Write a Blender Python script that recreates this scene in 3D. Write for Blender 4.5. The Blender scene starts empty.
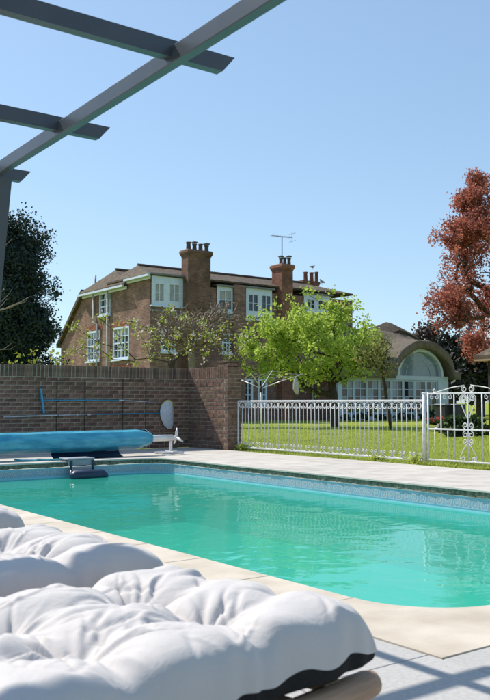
import bpy, math, random
import numpy as np
from mathutils import Vector, Matrix
R = math.radians
S = bpy.context.scene
C = bpy.context.collection

# ------------------------------------------------------------------ camera
CAM_H, YAW, PITCH, FPX = 0.89, 36.3, 3.53, 854.4      # metres, degrees, focal length in photo pixels (490x700)
cd = bpy.data.cameras.new('camera'); cam = bpy.data.objects.new('camera', cd); C.objects.link(cam)
cam.location = (0, 0, CAM_H); cam.rotation_euler = (R(90 + PITCH), 0, R(-YAW))
cd.sensor_fit = 'VERTICAL'; cd.sensor_height = 24; cd.lens = FPX / 700 * 24
cd.clip_start = 0.05; cd.clip_end = 3000
cd.dof.use_dof = True; cd.dof.focus_distance = 9.5; cd.dof.aperture_fstop = 6.0
S.camera = cam
# ------------------------------------------------------------------ sky and sun
SUN_EL, SUN_PHI = 49.5, 20.0       # elevation; degrees from +Y towards -X
sd = Vector((-math.sin(R(SUN_PHI)) * math.cos(R(SUN_EL)), math.cos(R(SUN_PHI)) * math.cos(R(SUN_EL)), math.sin(R(SUN_EL))))
W = bpy.data.worlds.new('World'); S.world = W; W.use_nodes = True
nt = W.node_tree; bg = nt.nodes['Background']
sky = nt.nodes.new('ShaderNodeTexSky'); sky.sky_type = 'NISHITA'; sky.sun_disc = False
sky.sun_elevation = R(SUN_EL); sky.sun_rotation = R(-SUN_PHI)
sky.air_density = 1.0; sky.dust_density = 0.6; sky.ozone_density = 0.9; sky.altitude = 20
gm = nt.nodes.new('ShaderNodeGamma'); gm.inputs[1].default_value = 0.62; nt.links.new(sky.outputs[0], gm.inputs[0])
tn = nt.nodes.new('ShaderNodeMix'); tn.data_type = 'RGBA'; tn.blend_type = 'MULTIPLY'; tn.inputs[0].default_value = 1
nt.links.new(gm.outputs[0], tn.inputs[6]); tn.inputs[7].default_value = (1.39, 1.69, 1.93, 1)
nt.links.new(tn.outputs[2], bg.inputs[0]); bg.inputs[1].default_value = 0.135
sl = bpy.data.lights.new('sun', 'SUN'); so = bpy.data.objects.new('sun', sl); C.objects.link(so)
sl.energy = 4.6; sl.angle = R(0.55); sl.color = (1.0, 0.945, 0.86)
so.rotation_euler = sd.to_track_quat('Z', 'Y').to_euler(); so.location = (-5, 20, 25)
S.view_settings.view_transform = 'Standard'; S.view_settings.look = 'None'
S.view_settings.exposure = 0.3; S.view_settings.gamma = 1.0; S.view_settings.use_curve_mapping = False
S.render.engine = 'CYCLES'
S.cycles.max_bounces = 8; S.cycles.transparent_max_bounces = 12

# ------------------------------------------------------------------ pixel to place
FW = np.array([math.sin(R(YAW)), math.cos(R(YAW)), 0]); RT = np.array([math.cos(R(YAW)), -math.sin(R(YAW)), 0])
def ray(px, py):
    u = (px - 245) / FPX; v = (350 - py) / FPX
    f = math.cos(R(PITCH)) - v * math.sin(R(PITCH)); z = math.sin(R(PITCH)) + v * math.cos(R(PITCH))
    d = FW * f + RT * u; d[2] = z
    return d / f
O = np.array([0, 0, CAM_H])
def at(px, py, depth): return O + ray(px, py) * depth
def on_z(px, py, z=0.0): d = ray(px, py); return O + d * ((z - CAM_H) / d[2])
def on_y(px, py, Y): d = ray(px, py); return O + d * (Y / d[1])
def on_x(px, py, X): d = ray(px, py); return O + d * (X / d[0])

# ------------------------------------------------------------------ materials
def newmat(name):
    m = bpy.data.materials.new(name); m.use_nodes = True
    n = m.node_tree.nodes; return m, n, m.node_tree.links, n['Principled BSDF']
def lin(c):
    return tuple((x / 12.92 if x <= .04045 else ((x + .055) / 1.055) ** 2.4) for x in c)
def mat(name, col, rough=.6, col2=None, scale=8, bump=0, bscale=None, metal=0, rand=0.0, spec=.5, detail=6, stretch=None, dist=.02):
    """base colour varied by noise, per-object/per-island random value, noise bump"""
    m, n, l, p = newmat(name)
    p.inputs['Roughness'].default_value = rough; p.inputs['Metallic'].default_value = metal
    p.inputs['Specular IOR Level'].default_value = spec
    tc = n.new('ShaderNodeTexCoord'); vec = tc.outputs['Object']
    if stretch:
        mp = n.new('ShaderNodeMapping'); mp.inputs['Scale'].default_value = stretch
        l.new(vec, mp.inputs[0]); vec = mp.outputs[0]
    nz = n.new('ShaderNodeTexNoise'); nz.inputs['Scale'].default_value = scale; nz.inputs['Detail'].default_value = detail
    l.new(vec, nz.inputs['Vector'])
    mx = n.new('ShaderNodeMix'); mx.data_type = 'RGBA'
    mx.inputs[6].default_value = (*col, 1); mx.inputs[7].default_value = (*(col2 or [c * .7 for c in col]), 1)
    rp = n.new('ShaderNodeMapRange'); rp.inputs[1].default_value = .35; rp.inputs[2].default_value = .65
    l.new(nz.outputs[0], rp.inputs[0]); l.new(rp.outputs[0], mx.inputs[0])
    out = mx.outputs[2]
    if rand:
        oi = n.new('ShaderNodeObjectInfo'); ge = n.new('ShaderNodeNewGeometry')
        ad = n.new('ShaderNodeMath'); ad.operation = 'ADD'; l.new(oi.outputs['Random'], ad.inputs[0]); l.new(ge.outputs['Random Per Island'], ad.inputs[1])
        fr = n.new('ShaderNodeMath'); fr.operation = 'FRACT'; l.new(ad.outputs[0], fr.inputs[0])
        mr = n.new('ShaderNodeMapRange'); mr.inputs[3].default_value = 1 - rand; mr.inputs[4].default_value = 1 + rand
        l.new(fr.outputs[0], mr.inputs[0])
        hs = n.new('ShaderNodeHueSaturation'); l.new(out, hs.inputs['Color']); l.new(mr.outputs[0], hs.inputs['Value'])
        m2 = n.new('ShaderNodeMath'); m2.operation = 'MULTIPLY'; m2.inputs[1].default_value = 7.31; l.new(fr.outputs[0], m2.inputs[0])
        f2 = n.new('ShaderNodeMath'); f2.operation = 'FRACT'; l.new(m2.outputs[0], f2.inputs[0])
        mh = n.new('ShaderNodeMapRange'); mh.inputs[3].default_value = .5 - rand * .06; mh.inputs[4].default_value = .5 + rand * .06
        l.new(f2.outputs[0], mh.inputs[0]); l.new(mh.outputs[0], hs.inputs['Hue'])
        out = hs.outputs[0]
    l.new(out, p.inputs['Base Color'])
    if bump:
        b = n.new('ShaderNodeBump'); b.inputs['Strength'].default_value = bump; b.inputs['Distance'].default_value = dist
        nb = n.new('ShaderNodeTexNoise'); nb.inputs['Scale'].default_value = bscale or scale * 4; nb.inputs['Detail'].default_value = 5
        l.new(vec, nb.inputs['Vector']); l.new(nb.outputs[0], b.inputs['Height']); l.new(b.outputs[0], p.inputs['Normal'])
    return m
def leafmat(name, col, col2, trans=.35, rough=.55, spec=.3):
    m, n, l, p = newmat(name)
    ge = n.new('ShaderNodeNewGeometry'); mx = n.new('ShaderNodeMix'); mx.data_type = 'RGBA'
    mx.inputs[6].default_value = (*col, 1); mx.inputs[7].default_value = (*col2, 1)
    l.new(ge.outputs['Random Per Island'], mx.inputs[0]); l.new(mx.outputs[2], p.inputs['Base Color'])
    p.inputs['Roughness'].default_value = rough; p.inputs['Specular IOR Level'].default_value = spec
    t = n.new('ShaderNodeBsdfTranslucent'); l.new(mx.outputs[2], t.inputs[0])
    ms = n.new('ShaderNodeMixShader'); ms.inputs[0].default_value = trans
    l.new(p.outputs[0], ms.inputs[1]); l.new(t.outputs[0], ms.inputs[2]); l.new(ms.outputs[0], n['Material Output'].inputs[0])
    return m
def brickmat(name, c1, c2, mortar, scale=1.0):
    m, n, l, p = newmat(name)
    ge = n.new('ShaderNodeNewGeometry'); sp = n.new('ShaderNodeSeparateXYZ'); l.new(ge.outputs['Position'], sp.inputs[0])
    ad = n.new('ShaderNodeMath'); l.new(sp.outputs[0], ad.inputs[0]); l.new(sp.outputs[1], ad.inputs[1])
    cb = n.new('ShaderNodeCombineXYZ'); l.new(ad.outputs[0], cb.inputs[0]); l.new(sp.outputs[2], cb.inputs[1])
    br = n.new('ShaderNodeTexBrick'); br.inputs['Scale'].default_value = scale
    br.inputs['Brick Width'].default_value = .225; br.inputs['Row Height'].default_value = .075; br.inputs['Mortar Size'].default_value = .006
    br.inputs['Color1'].default_value = (*c1, 1); br.inputs['Color2'].default_value = (*c2, 1); br.inputs['Mortar'].default_value = (*mortar, 1)
    br.inputs['Bias'].default_value = -.1; l.new(cb.outputs[0], br.inputs['Vector'])
    nz = n.new('ShaderNodeTexNoise'); nz.inputs['Scale'].default_value = 1.3; nz.inputs['Detail'].default_value = 8; nz.inputs['Roughness'].default_value = .7
    l.new(ge.outputs['Position'], nz.inputs['Vector'])
    hs = n.new('ShaderNodeHueSaturation'); l.new(br.outputs[0], hs.inputs['Color'])
    mr = n.new('ShaderNodeMapRange'); mr.inputs[1].default_value = .3; mr.inputs[2].default_value = .7; mr.inputs[3].default_value = .55; mr.inputs[4].default_value = 1.35
    l.new(nz.outputs[0], mr.inputs[0]); l.new(mr.outputs[0], hs.inputs['Value']); l.new(hs.outputs[0], p.inputs['Base Color'])
    p.inputs['Roughness'].default_value = .9; p.inputs['Specular IOR Level'].default_value = .2
    b = n.new('ShaderNodeBump'); b.inputs['Strength'].default_value = .6; b.inputs['Distance'].default_value = .01; b.invert = True
    l.new(br.outputs['Fac'], b.inputs['Height']); l.new(b.outputs[0], p.inputs['Normal'])
    return m

M = {}
M['brick'] = mat('wall_brick', (.25, .145, .102), .92, (.122, .080, .062), 14, .8, 60, rand=.26, spec=.2)
M['brick_dark'] = mat('soldier_brick', (.185, .122, .084), .92, (.105, .074, .055), 14, .7, 60, rand=.35, spec=.2)
M['mortar'] = mat('mortar', (.42, .37, .30), .95, (.27, .24, .195), 9, .5, 80, spec=.1)
M['slab'] = mat('granite_slab', (.455, .437, .415), .75, (.385, .37, .35), 60, .25, 220, rand=.05, spec=.3, detail=8, dist=.003)
M['slab_far'] = mat('pale_slab', (.55, .505, .455), .85, (.43, .395, .35), 2.5, .3, 90, rand=.06, spec=.2, detail=9, dist=.004)
M['joint'] = mat('paving_joint', (.16, .155, .15), .95, None, 20)
M['coping'] = mat('coping_stone', (.58, .51, .42), .8, (.44, .38, .30), 3.2, .35, 90, rand=.05, spec=.25, detail=10, dist=.003)
M['moss'] = mat('mossy_bed', (.09, .085, .06), .95, (.24, .21, .16), 25, .6, 60)
M['steel'] = mat('grey_powder_coated_steel', (.062, .072, .092), .34, (.052, .061, .079), 6, .05, 200, spec=.5)
M['white_iron'] = mat('white_painted_iron', (.72, .71, .70), .5, (.58, .565, .55), 18, .1, 80)
M['white_paint'] = mat('white_paint', (.66, .745, .86), .5, (.59, .675, .79), 5)
M['gutter'] = mat('grey_plastic_pipe', (.52, .52, .52), .5, (.42, .42, .42), 5)
M['blue_paint'] = mat('pale_blue_paint', (.55, .66, .74), .5, (.48, .60, .69), 3)
M['tile'] = None
M['wood'] = mat('teak', (.42, .26, .16), .6, (.30, .18, .11), 9, .2, 60, stretch=(1, 12, 12))
M['black_cloth'] = mat('black_cloth', (.012, .012, .013), .85, (.02, .02, .02), 200, .2, 600, spec=.2)
M['clay'] = mat('terracotta', (.24, .10, .06), .85, (.14, .07, .05), 7)
M['dark_pot'] = mat('sooty_pot', (.07, .055, .05), .85, (.13, .08, .06), 9)
M['lead'] = mat('lead', (.20, .21, .22), .5, (.15, .155, .16), 5)
M['red_brick'] = mat('red_lintel', (.33, .10, .055), .9, (.22, .07, .04), 20)
M['alu'] = mat('white_aluminium', (.72, .70, .68), .35, (.62, .60, .58), 10, metal=.2)
M['blue_pole'] = mat('blue_anodised_pole', (.03, .30, .48), .35, (.02, .22, .38), 10)
M['silver_pole'] = mat('silver_pole', (.55, .57, .60), .35, None, 10, metal=.5)
M['net'] = mat('grey_net', (.62, .64, .68), .9, (.46, .49, .54), 30, .4, 120)
M['yellow'] = mat('yellow_rim', (.55, .45, .08), .5)
M['black'] = mat('black_metal', (.025, .024, .024), .6)
M['grey_plastic'] = mat('grey_plastic', (.30, .32, .34), .5, (.25, .27, .29), 20)
M['navy'] = mat('dark_blue_plastic', (.012, .03, .07), .4, None, 10)
M['bark'] = mat('bark', (.10, .075, .055), .95, (.05, .04, .03), 20, .6, 60, spec=.1)
M['bark_pale'] = mat('pale_bark', (.33, .28, .24), .95, (.19, .155, .13), 20, .5, 60, spec=.1)
M['vine'] = mat('vine_wood', (.36, .285, .23), .95, (.20, .155, .125), 20, .4, 60, spec=.1)
M['soil'] = mat('soil', (.06, .045, .03), .98, None, 8)
M['cloth_white'] = mat('peg_bag_cloth', (.52, .48, .44), .9, (.42, .40, .37), 8)
M['cord'] = mat('plastic_cord', (.60, .62, .64), .5)
M['cyan_cord'] = mat('cyan_cord', (.10, .50, .60), .6)
M['gull_white'] = mat('gull_plumage', (.5, .5, .5), .8, (.2, .2, .22), 6)
M['flower_white'] = leafmat('blossom', (.75, .68, .66), (.62, .55, .52), .3)
M['flower_red'] = leafmat('red_bloom', (.45, .06, .05), (.6, .15, .1), .3)
M['leaf_lime'] = leafmat('lime_leaf', (.53, .63, .12), (.36, .50, .08), .5)
M['leaf_cherry'] = leafmat('young_cherry_leaf', (.33, .36, .05), (.24, .30, .05), .45)
M['leaf_small'] = leafmat('small_tree_leaf', (.30, .30, .09), (.19, .20, .06), .45)
M['leaf_dark'] = leafmat('evergreen_leaf', (.046, .070, .060), (.030, .050, .045), .08, .6, .2)
M['leaf_conifer'] = leafmat('conifer_leaf', (.03, .038, .03), (.018, .022, .018), .1, .6)
M['leaf_copper'] = leafmat('copper_leaf', (.52, .185, .12), (.32, .11, .08), .5)
M['leaf_twig'] = leafmat('purple_bud', (.13, .08, .07), (.08, .06, .05), .3)
M['leaf_mid'] = leafmat('border_leaf', (.06, .10, .025), (.03, .06, .02), .3)
M['grass_blade'] = leafmat('grass_blade', (.53, .57, .12), (.38, .46, .08), .45)

# house brick and chimney brick, roof tiles, thatch
M['house_brick'] = brickmat('house_brick', (.30, .162, .122), (.17, .102, .083), (.29, .235, .20))
M['chimney_brick'] = brickmat('chimney_brick', (.22, .118, .085), (.12, .072, .056), (.19, .15, .12))
M['chimney_red'] = brickmat('chimney_brick_red', (.30, .125, .08), (.18, .085, .06), (.20, .16, .13))
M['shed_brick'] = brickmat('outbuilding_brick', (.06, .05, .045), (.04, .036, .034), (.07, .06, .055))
def tilemat():
    m, n, l, p = newmat('clay_roof_tile')
    ge = n.new('ShaderNodeNewGeometry'); sp = n.new('ShaderNodeSeparateXYZ'); l.new(ge.outputs['Position'], sp.inputs[0])
    ad = n.new('ShaderNodeMath'); l.new(sp.outputs[0], ad.inputs[0]); l.new(sp.outputs[1], ad.inputs[1])
    cb = n.new('ShaderNodeCombineXYZ'); l.new(ad.outputs[0], cb.inputs[0]); l.new(sp.outputs[2], cb.inputs[1])
    br = n.new('ShaderNodeTexBrick'); br.inputs['Scale'].default_value = 1
    br.inputs['Brick Width'].default_value = .18; br.inputs['Row Height'].default_value = .06; br.inputs['Mortar Size'].default_value = .006
    br.inputs['Color1'].default_value = (.13, .075, .052, 1); br.inputs['Color2'].default_value = (.068, .043, .032, 1); br.inputs['Mortar'].default_value = (.03, .025, .02, 1)
    l.new(cb.outputs[0], br.inputs['Vector'])
    nz = n.new('ShaderNodeTexNoise'); nz.inputs['Scale'].default_value = 4.5; nz.inputs['Detail'].default_value = 9; nz.inputs['Roughness'].default_value = .75
    l.new(ge.outputs['Position'], nz.inputs['Vector'])
    mr = n.new('ShaderNodeMapRange'); mr.inputs[1].default_value = .48; mr.inputs[2].default_value = .62; l.new(nz.outputs[0], mr.inputs[0])
    mx = n.new('ShaderNodeMix'); mx.data_type = 'RGBA'; l.new(mr.outputs[0], mx.inputs[0]); l.new(br.outputs[0], mx.inputs[6])
    mx.inputs[7].default_value = (.14, .125, .07, 1); l.new(mx.outputs[2], p.inputs['Base Color']); p.inputs['Roughness'].default_value = .9
    b = n.new('ShaderNodeBump'); b.inputs['Strength'].default_value = .8; b.inputs['Distance'].default_value = .02; b.invert = True
    l.new(br.outputs['Fac'], b.inputs['Height']); l.new(b.outputs[0], p.inputs['Normal'])
    return m
M['tile'] = tilemat()
M['thatch'] = mat('thatch', (.33, .29, .24), .98, (.20, .175, .145), 3, 1.0, 16, stretch=(6, 6, 1.2), spec=.05, dist=.06)
M['thatch_dark'] = mat('thatch_ridge', (.13, .11, .09), .98, (.08, .07, .055), 5, 1.0, 18, spec=.05, dist=.05)
def glassmat():
    m, n, l, p = newmat('window_glass')
    p.inputs['Base Color'].default_value = (.015, .018, .02, 1); p.inputs['Roughness'].default_value = .04
    p.inputs['Specular IOR Level'].default_value = .7
    tc = n.new('ShaderNodeTexCoord'); nz = n.new('ShaderNodeTexNoise'); nz.inputs['Scale'].default_value = 1.5; l.new(tc.outputs['Object'], nz.inputs['Vector'])
    b = n.new('ShaderNodeBump'); b.inputs['Strength'].default_value = .08; b.inputs['Distance'].default_value = .05
    l.new(nz.outputs[0], b.inputs['Height']); l.new(b.outputs[0], p.inputs['Normal'])
    return m
M['glass'] = glassmat()
M['pale_glass'] = mat('sky_tinted_glass', (.23, .30, .355), .08, (.17, .235, .29), 1.5, spec=.6)  # clear panes: reflected sky put into the base colour as a pale blue-grey
M['curtain'] = mat('pale_blind', (.42, .42, .41), .8, (.34, .34, .34), 3)
def clothmat():
    m, n, l, p = newmat('off_white_cushion_cloth')
    p.inputs['Base Color'].default_value = (.55, .515, .495, 1); p.inputs['Roughness'].default_value = .9; p.inputs['Specular IOR Level'].default_value = .15
    p.inputs['Sheen Weight'].default_value = .15
    tc = n.new('ShaderNodeTexCoord')
    w = n.new('ShaderNodeTexNoise'); w.inputs['Scale'].default_value = 420; w.inputs['Detail'].default_value = 2; l.new(tc.outputs['Object'], w.inputs['Vector'])
    b = n.new('ShaderNodeBump'); b.inputs['Strength'].default_value = .12; b.inputs['Distance'].default_value = .002; l.new(w.outputs[0], b.inputs['Height'])
    mp = n.new('ShaderNodeMapping'); mp.inputs['Scale'].default_value = (1, 1, 1); l.new(tc.outputs['Object'], mp.inputs[0])
    k = n.new('ShaderNodeTexNoise'); k.inputs['Scale'].default_value = 22; k.inputs['Detail'].default_value = 3; k.inputs['Distortion'].default_value = 1.2; l.new(mp.outputs[0], k.inputs['Vector'])
    b2 = n.new('ShaderNodeBump'); b2.inputs['Strength'].default_value = .22; b2.inputs['Distance'].default_value = .012; l.new(k.outputs[0], b2.inputs['Height'])
    l.new(b.outputs[0], b2.inputs['Normal']); l.new(b2.outputs[0], p.inputs['Normal'])
    return m
M['cushion'] = clothmat()
def covermat():
    m = mat('blue_bubble_cover', (.018, .26, .41), .28, (.09, .43, .56), 3.5, .55, 26, stretch=(.8, 3, 3), spec=.6, dist=.015)
    n = m.node_tree.nodes; l = m.node_tree.links; p = n['Principled BSDF']; old = p.inputs['Normal'].links[0].from_socket
    tc = n.new('ShaderNodeTexCoord'); vo = n.new('ShaderNodeTexVoronoi'); vo.inputs['Scale'].default_value = 55; l.new(tc.outputs['Object'], vo.inputs['Vector'])
    b = n.new('ShaderNodeBump'); b.inputs['Strength'].default_value = .5; b.inputs['Distance'].default_value = .006; b.invert = True; l.new(vo.outputs['Distance'], b.inputs['Height']); l.new(old, b.inputs['Normal']); l.new(b.outputs[0], p.inputs['Normal'])
    return m
M['cover'] = covermat()
def linermat():
    m, n, l, p = newmat('pool_liner')
    tc = n.new('ShaderNodeNewGeometry'); nz = n.new('ShaderNodeTexNoise'); nz.inputs['Scale'].default_value = 1.2; l.new(tc.outputs['Position'], nz.inputs['Vector'])
    mx = n.new('ShaderNodeMix'); mx.data_type = 'RGBA'; mx.inputs[6].default_value = (.28, .60, .70, 1); mx.inputs[7].default_value = (.24, .53, .64, 1)
    l.new(nz.outputs[0], mx.inputs[0]); l.new(mx.outputs[2], p.inputs['Base Color']); p.inputs['Roughness'].default_value = .5
    return m
M['liner'] = linermat()
def bordermat():
    """printed scroll border: rows of pale and grey curls on a blue ground (UV: u metres along, v 0..1)"""
    m, n, l, p = newmat('liner_border_print')
    uv = n.new('ShaderNodeUVMap'); sp = n.new('ShaderNodeSeparateXYZ'); l.new(uv.outputs[0], sp.inputs[0])
    def mth(op, a, b=None):
        k = n.new('ShaderNodeMath'); k.operation = op
        for i, x in enumerate((a, b)):
            if x is None: continue
            if isinstance(x, (int, float)): k.inputs[i].default_value = x
            else: l.new(x, k.inputs[i])
        return k.outputs[0]
    u = mth('MULTIPLY', sp.outputs[0], 8.5); v = sp.outputs[1]
    fu = mth('SUBTRACT', mth('FRACT', u), .5); fv = mth('MULTIPLY', mth('SUBTRACT', v, .5), .8)
    r = mth('SQRT', mth('ADD', mth('MULTIPLY', fu, fu), mth('MULTIPLY', fv, fv)))
    a = mth('ARCTAN2', fv, fu)
    sw = mth('SINE', mth('ADD', mth('MULTIPLY', r, 26), a))
    line = mth('GREATER_THAN', sw, .1)
    inside = mth('LESS_THAN', r, .5)
    fac = mth('MULTIPLY', line, inside)
    edge = mth('GREATER_THAN', mth('ABSOLUTE', mth('SUBTRACT', v, .5)), .42)
    nz = n.new('ShaderNodeTexNoise'); nz.inputs['Scale'].default_value = 38; l.new(uv.outputs[0], nz.inputs['Vector'])
    mx = n.new('ShaderNodeMix'); mx.data_type = 'RGBA'; l.new(fac, mx.inputs[0]); mx.inputs[6].default_value = (.06, .26, .42, 1); mx.inputs[7].default_value = (.40, .41, .44, 1)
    m2 = n.new('ShaderNodeMix'); m2.data_type = 'RGBA'; l.new(edge, m2.inputs[0]); l.new(mx.outputs[2], m2.inputs[6]); m2.inputs[7].default_value = (.14, .42, .58, 1)
    m3 = n.new('ShaderNodeMix'); m3.data_type = 'RGBA'; m3.inputs[0].default_value = .3; l.new(m2.outputs[2], m3.inputs[6]); l.new(nz.outputs[1], m3.inputs[7])
    l.new(m3.outputs[2], p.inputs['Base Color']); p.inputs['Roughness'].default_value = .4
    return m
M['border'] = bordermat()
def watermat():
    m, n, l, p = newmat('pool_water'); n.remove(p)
    tc = n.new('ShaderNodeTexCoord')
    mp = n.new('ShaderNodeMapping'); mp.inputs['Scale'].default_value = (1.0, 1.0, 1.0); mp.inputs['Rotation'].default_value = (0, 0, R(25)); l.new(tc.outputs['Object'], mp.inputs[0])
    n1 = n.new('ShaderNodeTexNoise'); n1.inputs['Scale'].default_value = 2.2; n1.inputs['Detail'].default_value = 2.0; n1.inputs['Roughness'].default_value = .45; n1.inputs['Distortion'].default_value = .6
    l.new(mp.outputs[0], n1.inputs['Vector'])
    n2 = n.new('ShaderNodeTexNoise'); n2.inputs['Scale'].default_value = 9; n2.inputs['Detail'].default_value = 1; l.new(mp.outputs[0], n2.inputs['Vector'])
    b1 = n.new('ShaderNodeBump'); b1.inputs['Strength'].default_value = .085; b1.inputs['Distance'].default_value = .10; l.new(n1.outputs[0], b1.inputs['Height'])
    b2 = n.new('ShaderNodeBump'); b2.inputs['Strength'].default_value = .13; b2.inputs['Distance'].default_value = .012; l.new(n2.outputs[0], b2.inputs['Height']); l.new(b1.outputs[0], b2.inputs['Normal'])
    gl = n.new('ShaderNodeBsdfGlossy'); gl.inputs['Roughness'].default_value = .045; l.new(b2.outputs[0], gl.inputs['Normal'])
    tr = n.new('ShaderNodeBsdfTransparent'); tr.inputs[0].default_value = (.39, .95, .76, 1)
    df = n.new('ShaderNodeBsdfDiffuse'); df.inputs[0].default_value = (.06, .61, .43, 1)
    md = n.new('ShaderNodeMixShader'); md.inputs[0].default_value = .5; l.new(tr.outputs[0], md.inputs[1]); l.new(df.outputs[0], md.inputs[2])
    fr = n.new('ShaderNodeFresnel'); fr.inputs[0].default_value = 1.33; l.new(b2.outputs[0], fr.inputs['Normal'])
    ms = n.new('ShaderNodeMixShader'); l.new(fr.outputs[0], ms.inputs[0]); l.new(md.outputs[0], ms.inputs[1]); l.new(gl.outputs[0], ms.inputs[2])
    l.new(ms.outputs[0], n['Material Output'].inputs[0])
    return m
M['water'] = watermat()
def groundmat():
    m, n, l, p = newmat('lawn_turf')
    ge = n.new('ShaderNodeNewGeometry')
    n1 = n.new('ShaderNodeTexNoise'); n1.inputs['Scale'].default_value = .5; n1.inputs['Detail'].default_value = 9; n1.inputs['Roughness'].default_value = .7; l.new(ge.outputs['Position'], n1.inputs['Vector'])
    n2 = n.new('ShaderNodeTexNoise'); n2.inputs['Scale'].default_value = 22; n2.inputs['Detail'].default_value = 6; l.new(ge.outputs['Position'], n2.inputs['Vector'])
    mx = n.new('ShaderNodeMix'); mx.data_type = 'RGBA'; mx.inputs[6].default_value = (.20, .25, .035, 1); mx.inputs[7].default_value = (.36, .40, .07, 1)
    ad = n.new('ShaderNodeMath'); ad.operation = 'ADD'; l.new(n1.outputs[0], ad.inputs[0]); l.new(n2.outputs[0], ad.inputs[1])
    mr = n.new('ShaderNodeMapRange'); mr.inputs[1].default_value = .75; mr.inputs[2].default_value = 1.25; l.new(ad.outputs[0], mr.inputs[0])
    l.new(mr.outputs[0], mx.inputs[0]); l.new(mx.outputs[2], p.inputs['Base Color']); p.inputs['Roughness'].default_value = .95; p.inputs['Specular IOR Level'].default_value = .1
    b = n.new('ShaderNodeBump'); b.inputs['Strength'].default_value = 1; b.inputs['Distance'].default_value = .06; l.new(n2.outputs[0], b.inputs['Height']); l.new(b.outputs[0], p.inputs['Normal'])
    return m
M['turf'] = groundmat()

# ------------------------------------------------------------------ mesh helpers
class MB:
    def __init__(s): s.v = []; s.f = []
    def add(s, vs, fs):
        k = len(s.v); s.v += [tuple(float(c) for c in v) for v in vs]; s.f += [tuple(i + k for i in f) for f in fs]; return s
    def box(s, a, b):
        x0, x1 = sorted((a[0], b[0])); y0, y1 = sorted((a[1], b[1])); z0, z1 = sorted((a[2], b[2]))
        return s.add([(x0, y0, z0), (x1, y0, z0), (x1, y1, z0), (x0, y1, z0), (x0, y0, z1), (x1, y0, z1), (x1, y1, z1), (x0, y1, z1)],
                     [(0, 3, 2, 1), (4, 5, 6, 7), (0, 1, 5, 4), (1, 2, 6, 5), (2, 3, 7, 6), (3, 0, 4, 7)])
    def cbox(s, a, b, c=.005):
        """box with chamfered edges (24 verts)"""
        x0, x1 = sorted((a[0], b[0])); y0, y1 = sorted((a[1], b[1])); z0, z1 = sorted((a[2], b[2]))
        vs = []; X = (x0, x1); Y = (y0, y1); Z = (z0, z1); ix = {}
        for i in (0, 1):
            for j in (0, 1):
                for k in (0, 1):
                    sx, sy, sz = (1 - 2 * i) * c, (1 - 2 * j) * c, (1 - 2 * k) * c
                    for ax, p in enumerate(((X[i], Y[j] + sy, Z[k] + sz), (X[i] + sx, Y[j], Z[k] + sz), (X[i] + sx, Y[j] + sy, Z[k]))):
                        ix[i, j, k, ax] = len(vs); vs.append(p)
        fs = []
        for i in (0, 1):
            fs.append([ix[i, j, k, 0] for j, k in ((0, 0), (0, 1), (1, 1), (1, 0))][::(1 if i == 0 else -1)])
            fs.append([ix[j, i, k, 1] for j, k in ((0, 0), (1, 0), (1, 1), (0, 1))][::(1 if i == 0 else -1)])
            fs.append([ix[j, k, i, 2] for j, k in ((0, 0), (0, 1), (1, 1), (1, 0))][::(1 if i == 0 else -1)])
        for i in (0, 1):
            for j in (0, 1):
                q = [ix[i, j, 0, 0], ix[i, j, 1, 0], ix[i, j, 1, 1], ix[i, j, 0, 1]]; fs.append(q if (i + j) % 2 == 1 else q[::-1])
                q = [ix[i, 0, j, 0], ix[i, 1, j, 0], ix[i, 1, j, 2], ix[i, 0, j, 2]]; fs.append(q if (i + j) % 2 == 0 else q[::-1])
                q = [ix[0, i, j, 1], ix[1, i, j, 1], ix[1, i, j, 2], ix[0, i, j, 2]]; fs.append(q if (i + j) % 2 == 1 else q[::-1])
                for k in (0, 1):
                    t = [ix[i, j, k, 0], ix[i, j, k, 1], ix[i, j, k, 2]]; fs.append(t if (i + j + k) % 2 == 1 else t[::-1])
        return s.add(vs, fs)
    def tube(s, pts, r, n=8, cap=True):
        pts = [Vector(p) for p in pts]; m = len(pts)
        if not hasattr(r, '__len__'): r = [r] * m
        up = None; rings = []; k0 = len(s.v); vs = []
        for i, p in enumerate(pts):
            t = (pts[min(i + 1, m - 1)] - pts[max(i - 1, 0)]).normalized()
            if up is None: up = t.orthogonal().normalized()
            up = (up - t * up.dot(t)); up = up.normalized() if up.length > 1e-6 else t.orthogonal().normalized()
            w = t.cross(up)
            for j in range(n):
                a = 2 * math.pi * j / n; vs.append(p + (up * math.cos(a) + w * math.sin(a)) * r[i])
        fs = [(i * n + j, i * n + (j + 1) % n, (i + 1) * n + (j + 1) % n, (i + 1) * n + j) for i in range(m - 1) for j in range(n)]
        if cap: fs += [tuple(range(n))[::-1], tuple(range((m - 1) * n, m * n))]
        return s.add(vs, fs)
    def prism(s, poly, axis, a, b):
        """polygon (2d) extruded along axis (0,1,2) from a to b"""
        def P(p, t): q = list(p); q.insert(axis, t); return q
        n = len(poly)
        return s.add([P(p, a) for p in poly] + [P(p, b) for p in poly],
                     [tuple(range(n))[::-1], tuple(range(n, 2 * n))] + [(i, (i + 1) % n, n + (i + 1) % n, n + i) for i in range(n)])
    def obj(s, name, m, parent=None, smooth=False, loc=None):
        me = bpy.data.meshes.new(name); me.from_pydata(s.v, [], s.f); me.update()
        return link(name, me, m, parent, smooth, loc)
def link(name, me, m, parent=None, smooth=False, loc=None):
    if m is not None and not me.materials:
        me.materials.append(M[m] if isinstance(m, str) else m)
    o = bpy.data.objects.new(name, me); C.objects.link(o)
    if parent is not None: o.parent = parent
    if loc is not None: o.location = loc
    if smooth: me.polygons.foreach_set('use_smooth', [True] * len(me.polygons))
    return o
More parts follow.
